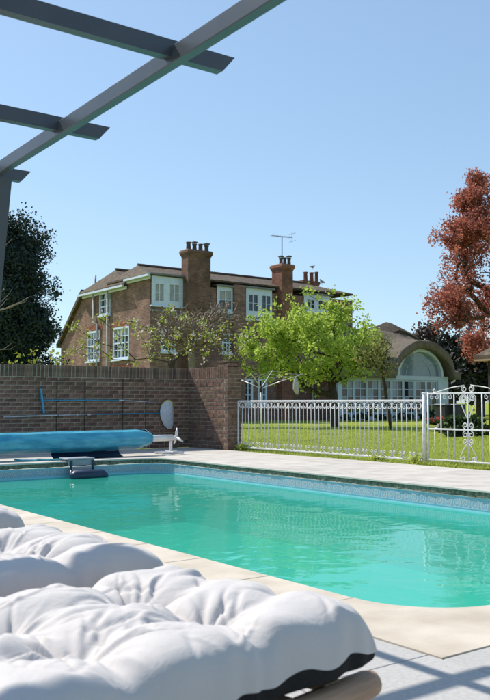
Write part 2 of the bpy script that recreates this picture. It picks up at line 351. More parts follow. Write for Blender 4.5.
def fix(o):
    import bmesh
    b = bmesh.new(); b.from_mesh(o.data); bmesh.ops.recalc_face_normals(b, faces=b.faces); b.to_mesh(o.data); b.free(); return o
def npmesh(name, v, quads):
    me = bpy.data.meshes.new(name); n = len(v); k = quads.shape[1]; f = len(quads)
    me.vertices.add(n); me.vertices.foreach_set('co', np.asarray(v, np.float32).ravel())
    me.loops.add(f * k); me.loops.foreach_set('vertex_index', np.asarray(quads, np.int32).ravel())
    me.polygons.add(f); me.polygons.foreach_set('loop_start', np.arange(0, f * k, k, dtype=np.int32))
    me.update(calc_edges=True); me.validate(); return me
def tag(o, label=None, cat=None, group=None, kind=None):
    if label: o['label'] = label
    if cat: o['category'] = cat
    if group: o['group'] = group
    if kind: o['kind'] = kind
    return o
def thing(name, label, cat, loc=(0, 0, 0), group=None, rz=0):
    o = bpy.data.objects.new(name, None); C.objects.link(o); o.location = tuple(float(c) for c in loc); o.rotation_euler = (0, 0, rz); o.empty_display_size = .2
    return tag(o, label, cat, group)

# thing-local helper: objects built in world coordinates under an Empty placed elsewhere
def under(o, root):
    o.parent = root; o.matrix_parent_inverse = Matrix.Translation(root.location).inverted(); return o

# ================================================================== THE SETTING
PX0, PX1, PY0, PY1 = 2.71, 7.15, 2.40, 12.10      # pool opening
CW = .36; ROUND = .46; WATER = -.235
def ring_quads(mb, outer, inner, z):
    (a0, a1, b0, b1), (c0, c1, d0, d1) = outer, inner
    for x0, x1, y0, y1 in ((a0, a1, b0, d0), (a0, a1, d1, b1), (a0, c0, d0, d1), (c1, a1, d0, d1)):
        mb.add([(x0, y0, z), (x1, y0, z), (x1, y1, z), (x0, y1, z)], [(0, 1, 2, 3)])
mb = MB(); ring_quads(mb, (-900, 1500, -900, 1500), (PX0 - .25, PX1 + .25, PY0 - .25, PY1 + .25), -.045)
tag(mb.obj('ground', 'turf'), kind='structure')
# lawn: gently raised sheet beside the terrace, laid over the ground
rng = np.random.default_rng(5)
LX0 = 9.36
gx = np.linspace(LX0, 60, 90); gy = np.linspace(-12, 60, 110)
GX, GY = np.meshgrid(gx, gy, indexing='ij')
def lawn_z(x, y): return -.02 + .012 * np.sin(x * 1.7 + 1.3 * np.sin(y * .9)) * np.sin(y * 1.3 + .7) + .01 * np.sin(x * .31) * np.sin(y * .27)
v = np.stack([GX, GY, lawn_z(GX, GY)], -1).reshape(-1, 3)
i, j = np.meshgrid(np.arange(89), np.arange(109), indexing='ij'); q = (i * 110 + j).ravel()
me = npmesh('lawn', v, np.stack([q, q + 110, q + 111, q + 1], -1)); tag(link('lawn', me, 'turf', smooth=True), kind='structure')

# terrace: jointing bed with slabs on it
mb = MB(); ring_quads(mb, (-1.3, 9.36, -1.4, 14.6), (PX0 - .2, PX1 + .2, PY0 - .2, PY1 + .2), -.02)
terrace = tag(mb.obj('terrace_paving', 'joint'), kind='structure')
rnd = random.Random(3)
slab_cache = {}
def slab(x0, x1, y0, y1, m, g=.005):
    w, h = round(x1 - x0 - g, 3), round(y1 - y0 - g, 3)
    if w < .04 or h < .04: return
    if (w, h, m) not in slab_cache:
        k = MB(); k.cbox((-w / 2, -h / 2, -.018), (w / 2, h / 2, 0), .003); me = bpy.data.meshes.new('paving_slab'); me.from_pydata(k.v, [], k.f); me.materials.append(M[m]); slab_cache[w, h, m] = me
    o = link('paving_slab', slab_cache[w, h, m], None, terrace, loc=((x0 + x1) / 2, (y0 + y1) / 2, rnd.uniform(-.0015, .001)))
cx0, cx1, cy0, cy1 = PX0 - CW, PX1 + CW, PY0 - CW, PY1 + CW       # outer line of the coping
def fill(x0, x1, y0, y1, sx, sy, m, ox=0, oy=0, stag=0):
    nx = math.ceil((x1 - x0) / sx) + 1; ny = math.ceil((y1 - y0) / sy) + 1
    for a in range(-1, nx):
        for b in range(-1, ny):
            xa, xb = x0 + ox + a * sx, x0 + ox + (a + 1) * sx
            ya = y0 + oy + b * sy + (stag * sy if a % 2 else 0); yb = ya + sy
            xa, xb, ya, yb = max(xa, x0), min(xb, x1), max(ya, y0), min(yb, y1)
            if xb - xa > .05 and yb - ya > .05: slab(xa, xb, ya, yb, m)
fill(-1.25, cx0, -1.35, 14.52, .6, .9, 'slab', oy=.75)
fill(cx0, 9.32, -1.35, cy0, .9, .6, 'slab', oy=.16)
fill(cx1, 9.32, cy0, 14.52, .9, 1.2, 'slab_far', stag=.5)
fill(cx0, cx1, cy1, 14.52, 1.0, .68, 'slab_far')

# coping: straight stones and four corner stones, rounded on the pool side
coping = tag(bpy.data.objects.new('pool_coping', None), kind='structure'); C.objects.link(coping)
OV = .03
def coping_prism(poly, m='coping', name='coping_stone'):
    """stone from a plan outline: chamfered top edge"""
    n = len(poly); c = Vector((sum(p[0] for p in poly) / n, sum(p[1] for p in poly) / n))
    def inset(p, d): q = Vector(p) - c; return (p[0] - d * (1 if q.x > 0 else -1), p[1] - d * (1 if q.y > 0 else -1))
    mb = MB(); vs = [(x, y, -.018) for x, y in poly] + [(x, y, -.001) for x, y in poly] + [(*inset(p, .005), .004) for p in poly]
    fs = [tuple(range(n))[::-1]] + [(i, (i + 1) % n, n + (i + 1) % n, n + i) for i in range(n)] + [(n + i, n + (i + 1) % n, 2 * n + (i + 1) % n, 2 * n + i) for i in range(n)] + [tuple(range(2 * n, 3 * n))]
    mb.add(vs, fs); return mb.obj(name, m, coping)
g = .0012
def run(a, b, n): return [(a + (b - a) * k / n, a + (b - a) * (k + 1) / n) for k in range(n)]
ix0, ix1, iy0, iy1 = PX0 + OV, PX1 - OV, PY0 + OV, PY1 - OV
for a, b in run(iy0 + ROUND, iy1 - ROUND, 14):
    coping_prism([(cx0, a + g), (ix0, a + g), (ix0, b - g), (cx0, b - g)]); coping_prism([(ix1, a + g), (cx1, a + g), (cx1, b - g), (ix1, b - g)], 'slab_far')
for a, b in run(ix0 + ROUND, ix1 - ROUND, 6):
    coping_prism([(a + g, cy0), (b - g, cy0), (b - g, iy0), (a + g, iy0)]); coping_prism([(a + g, iy1), (b - g, iy1), (b - g, cy1), (a + g, cy1)], 'slab_far')
def arc(cx, cy, r, a0, a1, n=14): return [(cx + r * math.cos(R(a0 + (a1 - a0) * k / n)), cy + r * math.sin(R(a0 + (a1 - a0) * k / n))) for k in range(n + 1)]
def corner(sx, sy):
    X = ix0 if sx < 0 else ix1; Y = iy0 if sy < 0 else iy1; ox = cx0 if sx < 0 else cx1; oy = cy0 if sy < 0 else cy1
    c = (X - sx * ROUND, Y - sy * ROUND)
    ar = [(c[0] + sx * ROUND * math.cos(t), c[1] + sy * ROUND * math.sin(t)) for t in [math.pi / 2 * k / 14 for k in range(15)]]
    poly = ar + [(c[0], oy), (ox, oy), (ox, c[1])]
    mb = MB(); n = len(poly)
    # fan of quads so that the concave outline is filled properly
    vs = [(x, y, z) for z in (-.018, .004) for x, y in poly]; fs = [(i, (i + 1) % n, n + (i + 1) % n, n + i) for i in range(n)]
    for z in (0, n):
        fs += [(z + i, z + i + 1, z + n - 2) for i in range(14)] + [(z + 14, z + n - 3, z + n - 2), (z, z + n - 2, z + n - 1)]
    mb.add(vs, fs); fix(mb.obj('corner_coping_stone', 'slab_far' if sy > 0 or sx > 0 and False else 'coping', coping))
for sx in (-1, 1):
    for sy in (-1, 1): corner(sx, sy)
# pool shell with rounded corners
def outline(d=0.0, n=10):
    r = ROUND - .02
    x0, x1, y0, y1 = PX0 - d, PX1 + d, PY0 - d, PY1 + d; r = r + d
    p = []
    for cx, cy, a in ((x1 - r, y0 + r, -90), (x1 - r, y1 - r, 0), (x0 + r, y1 - r, 90), (x0 + r, y0 + r, 180)):
        p += arc(cx, cy, r, a, a + 90, n)
    return p
ol = outline(); n = len(ol)
mb = MB(); mb.add([(x, y, z) for z in (-.95, -.085) for x, y in ol], [((i + 1) % n, i, n + i, n + (i + 1) % n) for i in range(n)] + [tuple(range(n))])
pool = tag(mb.obj('swimming_pool', 'liner'), kind='structure')
mb = MB(); rb = random.Random(2); o2 = []
fine = outline(-.016); 
for i in range(n):
    p, q = fine[i], fine[(i + 1) % n]; k = max(1, int(math.dist(p, q) / .06)); o2 += [(p[0] + (q[0] - p[0]) * t / k, p[1] + (q[1] - p[1]) * t / k) for t in range(k)]
nb = len(o2); J = lambda: rb.uniform(-.006, .006)
vs = [(x + J(), y + J(), -.076 + J()) for x, y in o2] + [(x + J(), y + J(), -.048 + J()) for x, y in o2] + [(x, y, -.0195) for x, y in o2]
o5 = outline(.15, 10); 
mb.add(vs, [(r * nb + (i + 1) % nb, r * nb + i, (r + 1) * nb + i, (r + 1) * nb + (i + 1) % nb) for r in (0, 1) for i in range(nb)])
mb.obj('coping_bed', 'moss', pool)
o3 = outline(-.004); per = [0]
for i in range(n): per.append(per[-1] + math.dist(o3[i], o3[(i + 1) % n]))
me = bpy.data.meshes.new('liner_border'); vs = [(x, y, z) for z in (-.205, -.098) for x, y in o3 + [o3[0]]]
me.from_pydata(vs, [], [(i + 1, i, n + 1 + i, n + 2 + i) for i in range(n)])
uvl = me.uv_layers.new(name='UVMap')
for lp in me.loops:
    k = lp.vertex_index; uvl.data[lp.index].uv = (per[k % (n + 1)], 0 if k <= n else 1)
link('liner_border', me, 'border', pool)
mb = MB(); o4 = outline(-.002); mb.add([(x, y, WATER) for x, y in o4], [tuple(range(n))])
tag(mb.obj('pool_water', 'water'), kind='structure')

# ================================================================== GARDEN WALL
WY = 14.57; WX = 9.29; WTH = .32; WEND = 13.2; WH = 1.58
wall = thing('garden_wall', 'brick garden wall with an upright brick top course behind the pool', 'wall', (7, WY, 0))
rw = random.Random(11)
def brick_mesh(L, H, D, k):
    mb = MB(); mb.cbox((-L / 2, -D / 2, -H / 2), (L / 2, D / 2, H / 2), .004)
    vs = [(x + rw.uniform(-.002, .002), y + rw.uniform(-.002, .002), z + rw.uniform(-.0015, .0015)) for x, y, z in mb.v]
    me = bpy.data.meshes.new('brick'); me.from_pydata(vs, [], mb.f); return me
stretch = [brick_mesh(.214, .064, .1, k) for k in range(4)]; half = [brick_mesh(.102, .064, .1, k) for k in range(2)]
sold = [brick_mesh(.064, .214, .1, k) for k in range(3)]
for me in stretch + half: me.materials.append(M['brick'])
for me in sold: me.materials.append(M['brick_dark'])
rest = MB()
def put(me, x, y, z, single, rot=0):
    if single:
        o = bpy.data.objects.new('brick', me); C.objects.link(o); o.location = (x, y, z); o.rotation_euler = (0, 0, rot); under(o, wall)
    else:
        c, s_ = math.cos(rot), math.sin(rot)
        rest.add([(x + v.co.x * c - v.co.y * s_, y + v.co.x * s_ + v.co.y * c, z + v.co.z) for v in me.vertices], [tuple(p.vertices) for p in me.polygons])
XL = -1.3
def jit(): return rw.uniform(-.003, .003)
for c in range(18):
    z = .0375 + c * .075; off = .1125 if c % 2 else 0
    x = WX - .1075 - off
    if off: put(half[c % 2], WX - .0513, WY + .05 + jit(), z, c >= 5)
    while x > XL:
        put(rw.choice(stretch), x, WY + .05 + jit(), z, c >= 5 and x > 5.0); x -= .225
x = WX - .0375; k = 0
while x > XL:
    put(rw.choice(sold), x, WY + .05 + jit(), WH - .1125 + rw.uniform(-.004, .004), x > 5.32); x -= .075
# return: the stretch of wall that runs on towards the railings, and its end face
y = WY - .11; 
for c in range(18):
    z = .0375 + c * .075; off = .1125 if c % 2 else 0
    y = WY - .005 - .1075 - off
    if off: put(half[0], WX + .05 + jit(), WY - .005 - .0513, z, False, math.pi / 2)
    while y - .1 > WEND:
        put(rw.choice(stretch), WX + .05 + jit(), y, z, False, math.pi / 2); y -= .225
y = WY - .0425
while y > WEND + .03:
    put(rw.choice(sold), WX + .05 + jit(), y, WH - .1125 + (.0 if y > WEND + .34 else .0), False, math.pi / 2); y -= .075
for c in range(22):
    z = .0375 + c * .075
    if z > 1.63: break
    for xx in ((WX + .1075, WX + .2625) if c % 2 else (WX + .05, WX + .2125)):
        put(half[0] if (xx < WX + .1 or xx > WX + .25) else stretch[c % 4], xx, WEND + .05 + jit(), z, False)
o = rest.obj('remaining_bricks', 'brick'); under(o, wall); o['kind'] = 'stuff'
mb = MB(); mb.box((XL, WY + .0055, 0), (WX + .0065, WY + WTH - .009, WH - .01)); mb.box((WX + .0065, WEND + .0065, 0), (WX + WTH - .009, WY + WTH - .009, WH - .012))
under(mb.obj('mortar_core', 'mortar'), wall)
mb = MB(); mb.box((WX - .01, WEND - .01, 1.652), (WX + WTH + .01, WEND + .33, 1.69)); 
o = mb.obj('pier_cap', 'brick_dark'); under(o, wall)
mb = MB(); mb.box((WX + .002, WEND + .103, 1.572), (WX + WTH - .004, WEND + .325, 1.652)); under(mb.obj('pier_top', 'brick'), wall)

# ================================================================== PERGOLA
pg = thing('pergola', 'grey steel pergola of thin beams overhead on the pool terrace', 'pergola', (0, 2, 0))
BZ = 2.1; BX = 1.603; bh = .064; bw = .042
def part(mb, name, m, root, smooth=False): return under(mb.obj(name, m, smooth=smooth), root)
def hollow(mb, p, q): mb.cbox(p, q, .003)
YS = [-.55, .49, 1.53, 2.58, 3.59, 4.55]
for X, nm in ((BX, 'edge_beam'), (-1.3, 'edge_beam')):
    mb = MB(); mb.cbox((X - bw / 2, -.9, BZ), (X + bw / 2, 4.67, BZ + bh), .003)
    if X > 0: mb.v = [(x - (4.67 - y) * .014, y, z) for x, y, z in mb.v]
    part(mb, nm, 'steel', pg)
for Y in YS:
    zb = BZ + .024
    mb = MB(); mb.prism([(-1.6, zb), (BX + .175, zb), (BX + .23, zb + bh), (-1.6, zb + bh)], 1, Y - .02, Y + .02); fix(part(mb, 'cross_beam', 'steel', pg))
for X in (BX, -1.3):
    for Y, ln in ((4.49, .12), (-.65, 0)):
        if X == BX and Y > 0:
            top = np.array([X - .02, Y, 0]) + RT * .055; bot = top - RT * .16
        else: top = bot = np.array([X, Y, 0])
        mb = MB(); w = .05
        vs = [(bot[0] + a * w, bot[1] + b * w, .002) for a, b in ((-1, -1), (1, -1), (1, 1), (-1, 1))] + [(top[0] + a * w, top[1] + b * w, BZ - .002) for a, b in ((-1, -1), (1, -1), (1, 1), (-1, 1))]
        mb.add(vs, [(0, 3, 2, 1), (4, 5, 6, 7), (0, 1, 5, 4), (1, 2, 6, 5), (2, 3, 7, 6), (3, 0, 4, 7)]); part(mb, 'post', 'steel', pg)

# ================================================================== LOUNGERS AND CUSHIONS
def cushion_arrays(L, Wd, seed):
    """tufted top shell: grid of points, local origin at the foot-end/near corner, x along length"""
    rg = np.random.default_rng(seed)
    nu, nv = 481, 193
    a = np.linspace(-1, 1, nu); b = np.linspace(-1, 1, nv)
    def ease(t, k): return np.sign(t) * (1 - (1 - np.abs(t)) ** k)
    U, V = np.meshgrid(ease(a, 1.5), ease(b, 1.5), indexing='ij')
    X = U * L / 2; Y = V * Wd / 2
    e = np.clip((1 - np.abs(U) ** 26) * (1 - np.abs(V) ** 9), 0, 1)
    dome = e ** .33
    sx = L / 6; sy = Wd / 3; tx = np.arange(-2, 3) * sx; tys = (-sy / 2, sy / 2)
    tf = [(x + rg.normal(0, .022), y + rg.normal(0, .02)) for x in tx for y in tys]
    wob = .030 * np.sin(Y * 8 + 2 * np.sin(X * 3 + seed)) + .010 * np.sin(Y * 27 + seed)
    woy = .026 * np.sin(X * 7 + seed) + .010 * np.sin(X * 25)
    cxx = np.abs(np.sin(math.pi * (X + wob) / sx)); cyy = np.abs(np.cos(math.pi * (Y + woy) / sy))
    cxx = np.where(np.abs(X) > L / 2 - sx / 2, 1, cxx); cyy = np.where(np.abs(Y) > Wd / 3, 1, cyy)
    cxx = np.sqrt(cxx ** 2 + .05) / 1.025; cyy = np.sqrt(cyy ** 2 + .05) / 1.025
    puff = (1 - (1 - cxx) ** 1.8 * .32) * (1 - (1 - cyy) ** 1.8 * .32)
    dip = np.zeros_like(X); fold = np.zeros_like(X); ph = rg.uniform(0, 6.28, len(tf))
    for k, (x, y) in enumerate(tf):
        dx, dy = X - x, Y - y; d = np.hypot(dx, dy); an = np.arctan2(dy, dx)
        dip = np.maximum(dip, np.exp(-(d / .052) ** 1.15))
        nf = int(rg.integers(8, 13)); wr = (.5 + .5 * np.cos(nf * an + ph[k] + 2.2 * np.sin(2 * an + ph[k]) + 8 * d)) * (.55 + .45 * np.sin(an + 2 * ph[k]))
        fold += wr ** 2 * np.exp(-((d - .08) / .055) ** 2)
    # gathers running in from the seam
    edge = np.exp(-((1 - np.abs(V)) / .34) ** 2); edgeu = np.exp(-((1 - np.abs(U)) / .12) ** 2)
    ga = (np.sin(X * 58 + 2.4 * np.sin(X * 17 + seed) + V * 2) * (.6 + .4 * np.sin(X * 7.3 + seed))) * edge + (np.sin(Y * 62 + 2.2 * np.sin(Y * 19 + seed) + U * 3) * (.6 + .4 * np.sin(Y * 9.1))) * edgeu
    cr = np.zeros_like(X)
    for k in range(330):
        if k % 3:      # folds that radiate from a tuft
            qx, qy = tf[rg.integers(0, len(tf))]; th = rg.uniform(0, 6.28); rr_ = rg.uniform(.05, .13); px, py = qx + rr_ * math.cos(th), qy + rr_ * math.sin(th); th += rg.normal() * .2
        else: px, py = rg.uniform(-L / 2, L / 2), rg.uniform(-Wd / 2, Wd / 2); th = rg.uniform(0, 3.14)
        ln = rg.uniform(.03, .085); w = rg.uniform(.0045, .0095); bend = rg.normal() * 3
        dx, dy = X - px, Y - py; s = dx * math.cos(th) + dy * math.sin(th); t = -dx * math.sin(th) + dy * math.cos(th) + bend * s * s
        cr += rg.choice((-1, -.6, .7)) * np.exp(-(s / ln) ** 2 - (t / w) ** 2)
    T = .118
    Z = T * dome * puff * (1 - .62 * dip) - .013 * fold * e + .0075 * ga * dome + .0080 * cr * e + .006 * np.sin(X * 13 + 3 * np.sin(Y * 5 + seed)) * np.sin(Y * 11 + seed) * e
    # scalloped outline: pulled in at each tuft row
    sc = np.zeros_like(X); scv = np.zeros_like(X)
    for x in tx: sc = np.maximum(sc, np.exp(-((X - x) / .05) ** 2))
    for y in tys: scv = np.maximum(scv, np.exp(-((Y - y) / .05) ** 2))
    gx_ = np.sin(X * 58 + 2.4 * np.sin(X * 17 + seed)) * (.6 + .4 * np.sin(X * 7.3 + seed))
    Y = Y * (1 - .05 * sc * np.abs(V)) + np.sign(V) * .0055 * gx_ * np.abs(V) ** 4; X = X - np.sign(X) * .018 * scv * np.abs(U) ** 8
    zs = -.012 + (.005 * np.cos(X * 2 * math.pi / sx * 2 + seed) + .004 * np.sin(X * 31 + 2 * np.sin(X * 7))) * (np.abs(V) ** 6) + .002 * np.sin(X * 40)*(np.abs(V) ** 6)
    return X, Y, Z, zs, e, tf
FOOT_X = 1.305; LEN = 1.92; CWD = .68; FRZ = .303
def seat_at(y0, rz, z):     # centre of a lounger whose near foot corner stays at (FOOT_X, y0)
    c, s_ = math.cos(rz), math.sin(rz); return (FOOT_X - LEN / 2 * c - CWD / 2 * s_, y0 - LEN / 2 * s_ + CWD / 2 * c, z)
def make_cushion(y0, seed, label, rz):
    X, Y, Z, zs, e, tf = cushion_arrays(LEN, CWD, seed)
    root = thing('lounger_cushion', label, 'cushion', seat_at(y0, rz, FRZ), 'tufted cushions on the loungers', rz)
    nu, nv = X.shape; q = (np.arange(nu - 1)[:, None] * nv + np.arange(nv - 1)[None]).ravel()
    quads = np.stack([q, q + nv, q + nv + 1, q + 1], -1)
    seam = .062
    top = np.stack([X, Y, seam + zs + Z], -1).reshape(-1, 3)
    link('top_cover', npmesh('top_cover', top, quads), 'cushion', root, True)
    X, Y, e, zs_, Ztop, zs = X[::4, ::4], Y[::4, ::4], e[::4, ::4], zs, seam + zs + Z, zs[::4, ::4]
    nu, nv = X.shape; q = (np.arange(nu - 1)[:, None] * nv + np.arange(nv - 1)[None]).ravel(); quads = np.stack([q, q + nv, q + nv + 1, q + 1], -1)
    low = np.stack([X * .998, Y * .997, seam + zs - (seam + zs - .003) * np.clip(e, 0, 1) ** .22], -1).reshape(-1, 3)
    link('underside', npmesh('underside', low, quads[:, ::-1]), 'black_cloth', root, True)
    for x, y in tf:
        k = np.argmin((X - x) ** 2 + (Y - y) ** 2); z = Ztop[::4, ::4].ravel()[k]
        mb = MB(); mb.tube([(x, y, z - .004), (x, y, z + .002), (x, y, z + .005)], [.012, .012, .006], 10); mb.obj('tuft_button', 'cushion', root, True)
    return root
def make_lounger(y0, label, rz):
    root = thing('sun_lounger', label, 'sun lounger', seat_at(y0, rz, 0), 'loungers in a row by the pool', rz)
    x1 = LEN / 2 + .035; x0 = -LEN / 2 - .02
    for s in (-1, 1):
        y = s * (CWD / 2 - .03)
        mb = MB(); pts = [(x0, y, .268), (x1 - .04, y, .268), (x1 - .012, y, .268), (x1, y, .268)]
        mb.tube(pts, [.032, .032, .028, .014], 14); mb.obj('side_rail', 'wood', root, True)
        for xx in (x0 + .15, x1 - .36):
            mb = MB(); mb.cbox((xx - .025, y - .02, .001), (xx + .025, y + .02, .248), .004); mb.obj('leg', 'wood', root)
    for k in range(12):
        xx = x0 + .1 + k * (x1 - x0 - .25) / 11
        mb = MB(); mb.cbox((xx - .03, -CWD / 2 + .03, .284), (xx + .03, CWD / 2 - .03, .301), .004); mb.obj('slat', 'wood', root)
specs = [(1.365, 3, 'in the foreground, its side rail end showing', R(11), 1.36), (2.24, 8, 'middle of the row', R(9), 1.36), (3.36, 15, 'farthest of the row', R(6), 1.37)]
for y0, sd_, txt, rz, FOOT_X in specs:
    make_lounger(y0, 'low teak sun lounger under a white cushion, ' + txt, rz)
    make_cushion(y0, sd_, 'white tufted cushion with black underside, ' + {3: 'nearest, filling the foreground', 8: 'second one back from the camera', 15: 'third one, cut by the left edge'}[sd_], rz)

# ================================================================== POOL COVER ROLLER
RY = 12.72; RX1 = 7.36; RZc = .285
ro = thing('pool_cover_roller', 'blue bubble pool cover wound on a white roller before the brick wall', 'cover roller', (5, RY, 0))
rg = np.random.default_rng(4)
nx, na = 80, 40; xs = np.concatenate([np.linspace(2.9, RX1 - .28, nx - 8), np.linspace(RX1 - .25, RX1, 8)])
ang = np.linspace(0, 2 * math.pi, na, endpoint=False); vs = []
for x in xs:
    d = max(0, x - (RX1 - .28)) / .28
    for a in ang:
        fac = math.cos(math.pi / 8) / math.cos(((a + .2) % (math.pi / 4)) - math.pi / 8)          # loosely octagonal roll
        r = .166 * (fac * 1.1 - .1) * (1 - .5 * d ** 1.3) + .004 * math.sin(x * 3 + 2 * a) + .003 * math.sin(x * 11 + 5 * a) * math.sin(x * 2.3)
        sag = .016 * math.sin((x - 2.9) / (RX1 - 2.9) * math.pi)
        vs.append((x, RY + r * math.cos(a), RZc - sag + r * math.sin(a) * (1.0 if math.sin(a) > 0 else 1.08)))
fs = [(i * na + j, i * na + (j + 1) % na, (i + 1) * na + (j + 1) % na, (i + 1) * na + j) for i in range(len(xs) - 1) for j in range(na)] + [tuple(range(na)), tuple(range((len(xs) - 1) * na, len(xs) * na))]
mb = MB(); mb.add(vs, fs); o = part(mb, 'rolled_cover', 'cover', ro, True); fix(o)
# wound layers showing at the end, each a thin lip
for k in range(3):
    r = .15 - .03 * k; mb = MB(); x = RX1 - .13 + .05 * k
    mb.tube([(x, RY + (r + .008) * math.cos(t), RZc + (r + .008) * math.sin(t)) for t in np.linspace(.3, 5.8, 28)], .004, 5); part(mb, 'wound_edge', 'cover', ro, True)
# hanging tail of the cover under the roll
mb = MB(); xs2 = np.linspace(5.55, 6.75, 16)
prof = [(.02, .10), (-.03, .05), (-.10, .022), (-.17, .014), (-.23, .020)]
vv = [(x, RY + p[0] + .006 * math.sin(x * 9), p[1] + .003 * math.sin(x * 14)) for x in xs2 for p in prof] ; m_ = len(prof)
vv += [(a, b, c - .012) for a, b, c in vv]; k_ = len(xs2) * m_
ff = []
for i in range(len(xs2) - 1):
    for j in range(m_ - 1):
        t = i * m_ + j; ff += [(t, t + m_, t + m_ + 1, t + 1), (k_ + t, k_ + t + 1, k_ + t + m_ + 1, k_ + t + m_)]
mb.add(vv, ff); part(mb, 'leading_edge', 'navy', ro)
for sx, xe in ((1, 7.84), (-1, 2.45)):
    mb = MB(); mb.tube([(RX1 - .2 if sx > 0 else 3.1, RY, RZc), (xe - sx * .06, RY, RZc)], [.055, .055], 20); part(mb, 'roller_tube', 'alu', ro, True)
    mb = MB(); mb.cbox((xe - .09 * sx - .022, RY - .022, .045), (xe - .09 * sx + .022, RY + .022, RZc - .05), .004); part(mb, 'stand_upright', 'alu', ro)
    mb = MB(); mb.tube([(xe - .09 * sx - .24, RY - .10, .030), (xe - .09 * sx + .2, RY - .10, .030)], .02, 10)
    mb.tube([(xe - .09 * sx - .24, RY + .12, .030), (xe - .09 * sx + .2, RY + .12, .030)], .02, 10)
    mb.cbox((xe - .09 * sx - .025, RY - .12, .03), (xe - .09 * sx + .025, RY + .14, .055), .003); part(mb, 'stand_foot', 'alu', ro)
mb = MB(); xe = 7.86; mb.tube([(xe - .08, RY, RZc), (xe + .03, RY, RZc)], .03, 14)
for t in (80, 200, 320):
    c, s_ = math.cos(R(t)), math.sin(R(t))
    mb.tube([(xe, RY + .02 * c, RZc + .02 * s_), (xe + .02, RY + .10 * c, RZc + .10 * s_), (xe + .035, RY + .17 * c, RZc + .17 * s_)], [.026, .022, .009], 10)
part(mb, 'star_handle', 'alu', ro, True)

# ================================================================== SKIMMER AT THE POOL EDGE
p0 = on_y(65, 461, PY1)[0]; p1 = on_y(92, 461, PY1)[0]
sk = thing('pool_skimmer', 'grey and navy skimmer hooked over the pool coping below the cover roll', 'skimmer', ((p0 + p1) / 2, PY1, 0))
mb = MB(); mb.cbox((p0, PY1 - .10, .022), (p1, PY1 + .22, .05), .006); part(mb, 'lid', 'grey_plastic', sk)
mb = MB(); mb.cbox((p0 + .01, PY1 - .105, -.06), (p1 - .01, PY1 - .085, .022), .004); part(mb, 'front_plate', 'grey_plastic', sk)
for x in (p0 + .03, p1 - .06):
    mb = MB(); mb.cbox((x, PY1 - .135, -.20), (x + .035, PY1 - .105, .018), .004); part(mb, 'bracket', 'navy', sk)
mb = MB(); mb.cbox((p0 + .05, PY1 - .16, -.17), (p1 - .08, PY1 - .11, -.08), .01); part(mb, 'weir_panel', 'grey_plastic', sk)
mb = MB(); mb.tube([(p0 - .04, PY1 - .28, WATER + .03), (p0 + .02, PY1 - .28, WATER + .035), (p1 + .04, PY1 - .28, WATER + .035), (p1 + .12, PY1 - .28, WATER + .02)], [.03, .085, .085, .03], 16); part(mb, 'float', 'navy', sk, True)
mb = MB(); mb.tube([(p0 + .0, PY1 - .20, WATER + .05), (p0 + .02, PY1 - .16, -.14), (p0 + .04, PY1 - .12, -.12)], .012, 8); part(mb, 'arm', 'alu', sk, True)
mb = MB()
cp = [(p0 - .62, RY - .17, .03), (p0 - .55, RY - .27, .022), (p0 - .38, PY1 + .22, .022), (p0 - .30, PY1 + .28, .03), (p0 - .2, PY1 + .17, .024), (p0 - .1, PY1 + .2, .022), (p0 + .02, PY1 + .13, .03)]
mb.tube(cp, .013, 8); tag(mb.obj('cover_rope', 'cyan_cord', smooth=True), 'pale cyan cord lying on the coping left of the skimmer', 'cord')

# ================================================================== POLES ON THE WALL
FY = WY - .05
def wp(px, py): p = on_y(px, py, FY); return (p[0], FY, p[2])
bp = thing('pool_brush', 'blue pole with a flat upright brush head hung on the brick wall', 'pool brush', wp(44, 400))
mb = MB(); mb.tube([wp(44, 400.3), wp(80, 400.2), wp(120, 400.4)], .011, 10); part(mb, 'pole', 'blue_pole', bp, True)
mb = MB(); mb.tube([wp(119, 400.4), wp(126, 400.5)], .016, 10); part(mb, 'clamp', 'silver_pole', bp, True)
mb = MB(); mb.tube([wp(125, 400.5), wp(162, 403)], .009, 10); part(mb, 'inner_pole', 'silver_pole', bp, True)
a, b = wp(40.4, 388.6), wp(43.6, 413); mb = MB(); d = Vector(b) - Vector(a); w = Vector((1, 0, 0)) * .017
mb.add([Vector(a) - w + Vector((0, k, 0)) for k in (-.02, .02)] + [Vector(a) + w + Vector((0, k, 0)) for k in (.02, -.02)] + [Vector(b) - w + Vector((0, k, 0)) for k in (-.02, .02)] + [Vector(b) + w + Vector((0, k, 0)) for k in (.02, -.02)],
       [(0, 1, 2, 3), (4, 7, 6, 5), (0, 4, 5, 1), (1, 5, 6, 2), (2, 6, 7, 3), (3, 7, 4, 0)]); fix(part(mb, 'brush_head', 'blue_pole', bp))
ln_ = thing('leaf_net', 'pool leaf net with a pale mesh bag on a silver and blue pole', 'leaf net', wp(160, 413))
mb = MB(); mb.tube([wp(3.5, 417), wp(50, 415.4), wp(95, 414.3)], .0125, 10); part(mb, 'handle', 'silver_pole', ln_, True)
for qa, qb in ((76, 78.5), (87, 91)): mb = MB(); mb.tube([wp(qa, 414.8), wp(qb, 414.65)], .018, 10); part(mb, 'clamp', 'silver_pole', ln_, True)
mb = MB(); mb.tube([wp(94, 414.3), wp(161, 413.2)], .010, 10); part(mb, 'pole', 'blue_pole', ln_, True)
rim = [(160.5, 410), (162, 404.5), (165, 401), (169, 400), (172.3, 402), (172.8, 408), (172.8, 418), (172.6, 425), (171, 428.2), (168, 428.6), (164.5, 425.5), (161.5, 419), (160.3, 413)]
mb = MB(); mb.tube([wp(*p) for p in rim] + [wp(*rim[0])], .009, 7); part(mb, 'rim', 'net', ln_, True)
mb = MB(); mb.tube([wp(*p) for p in rim[1:6]], .012, 7); part(mb, 'rim_grip', 'yellow', ln_, True)
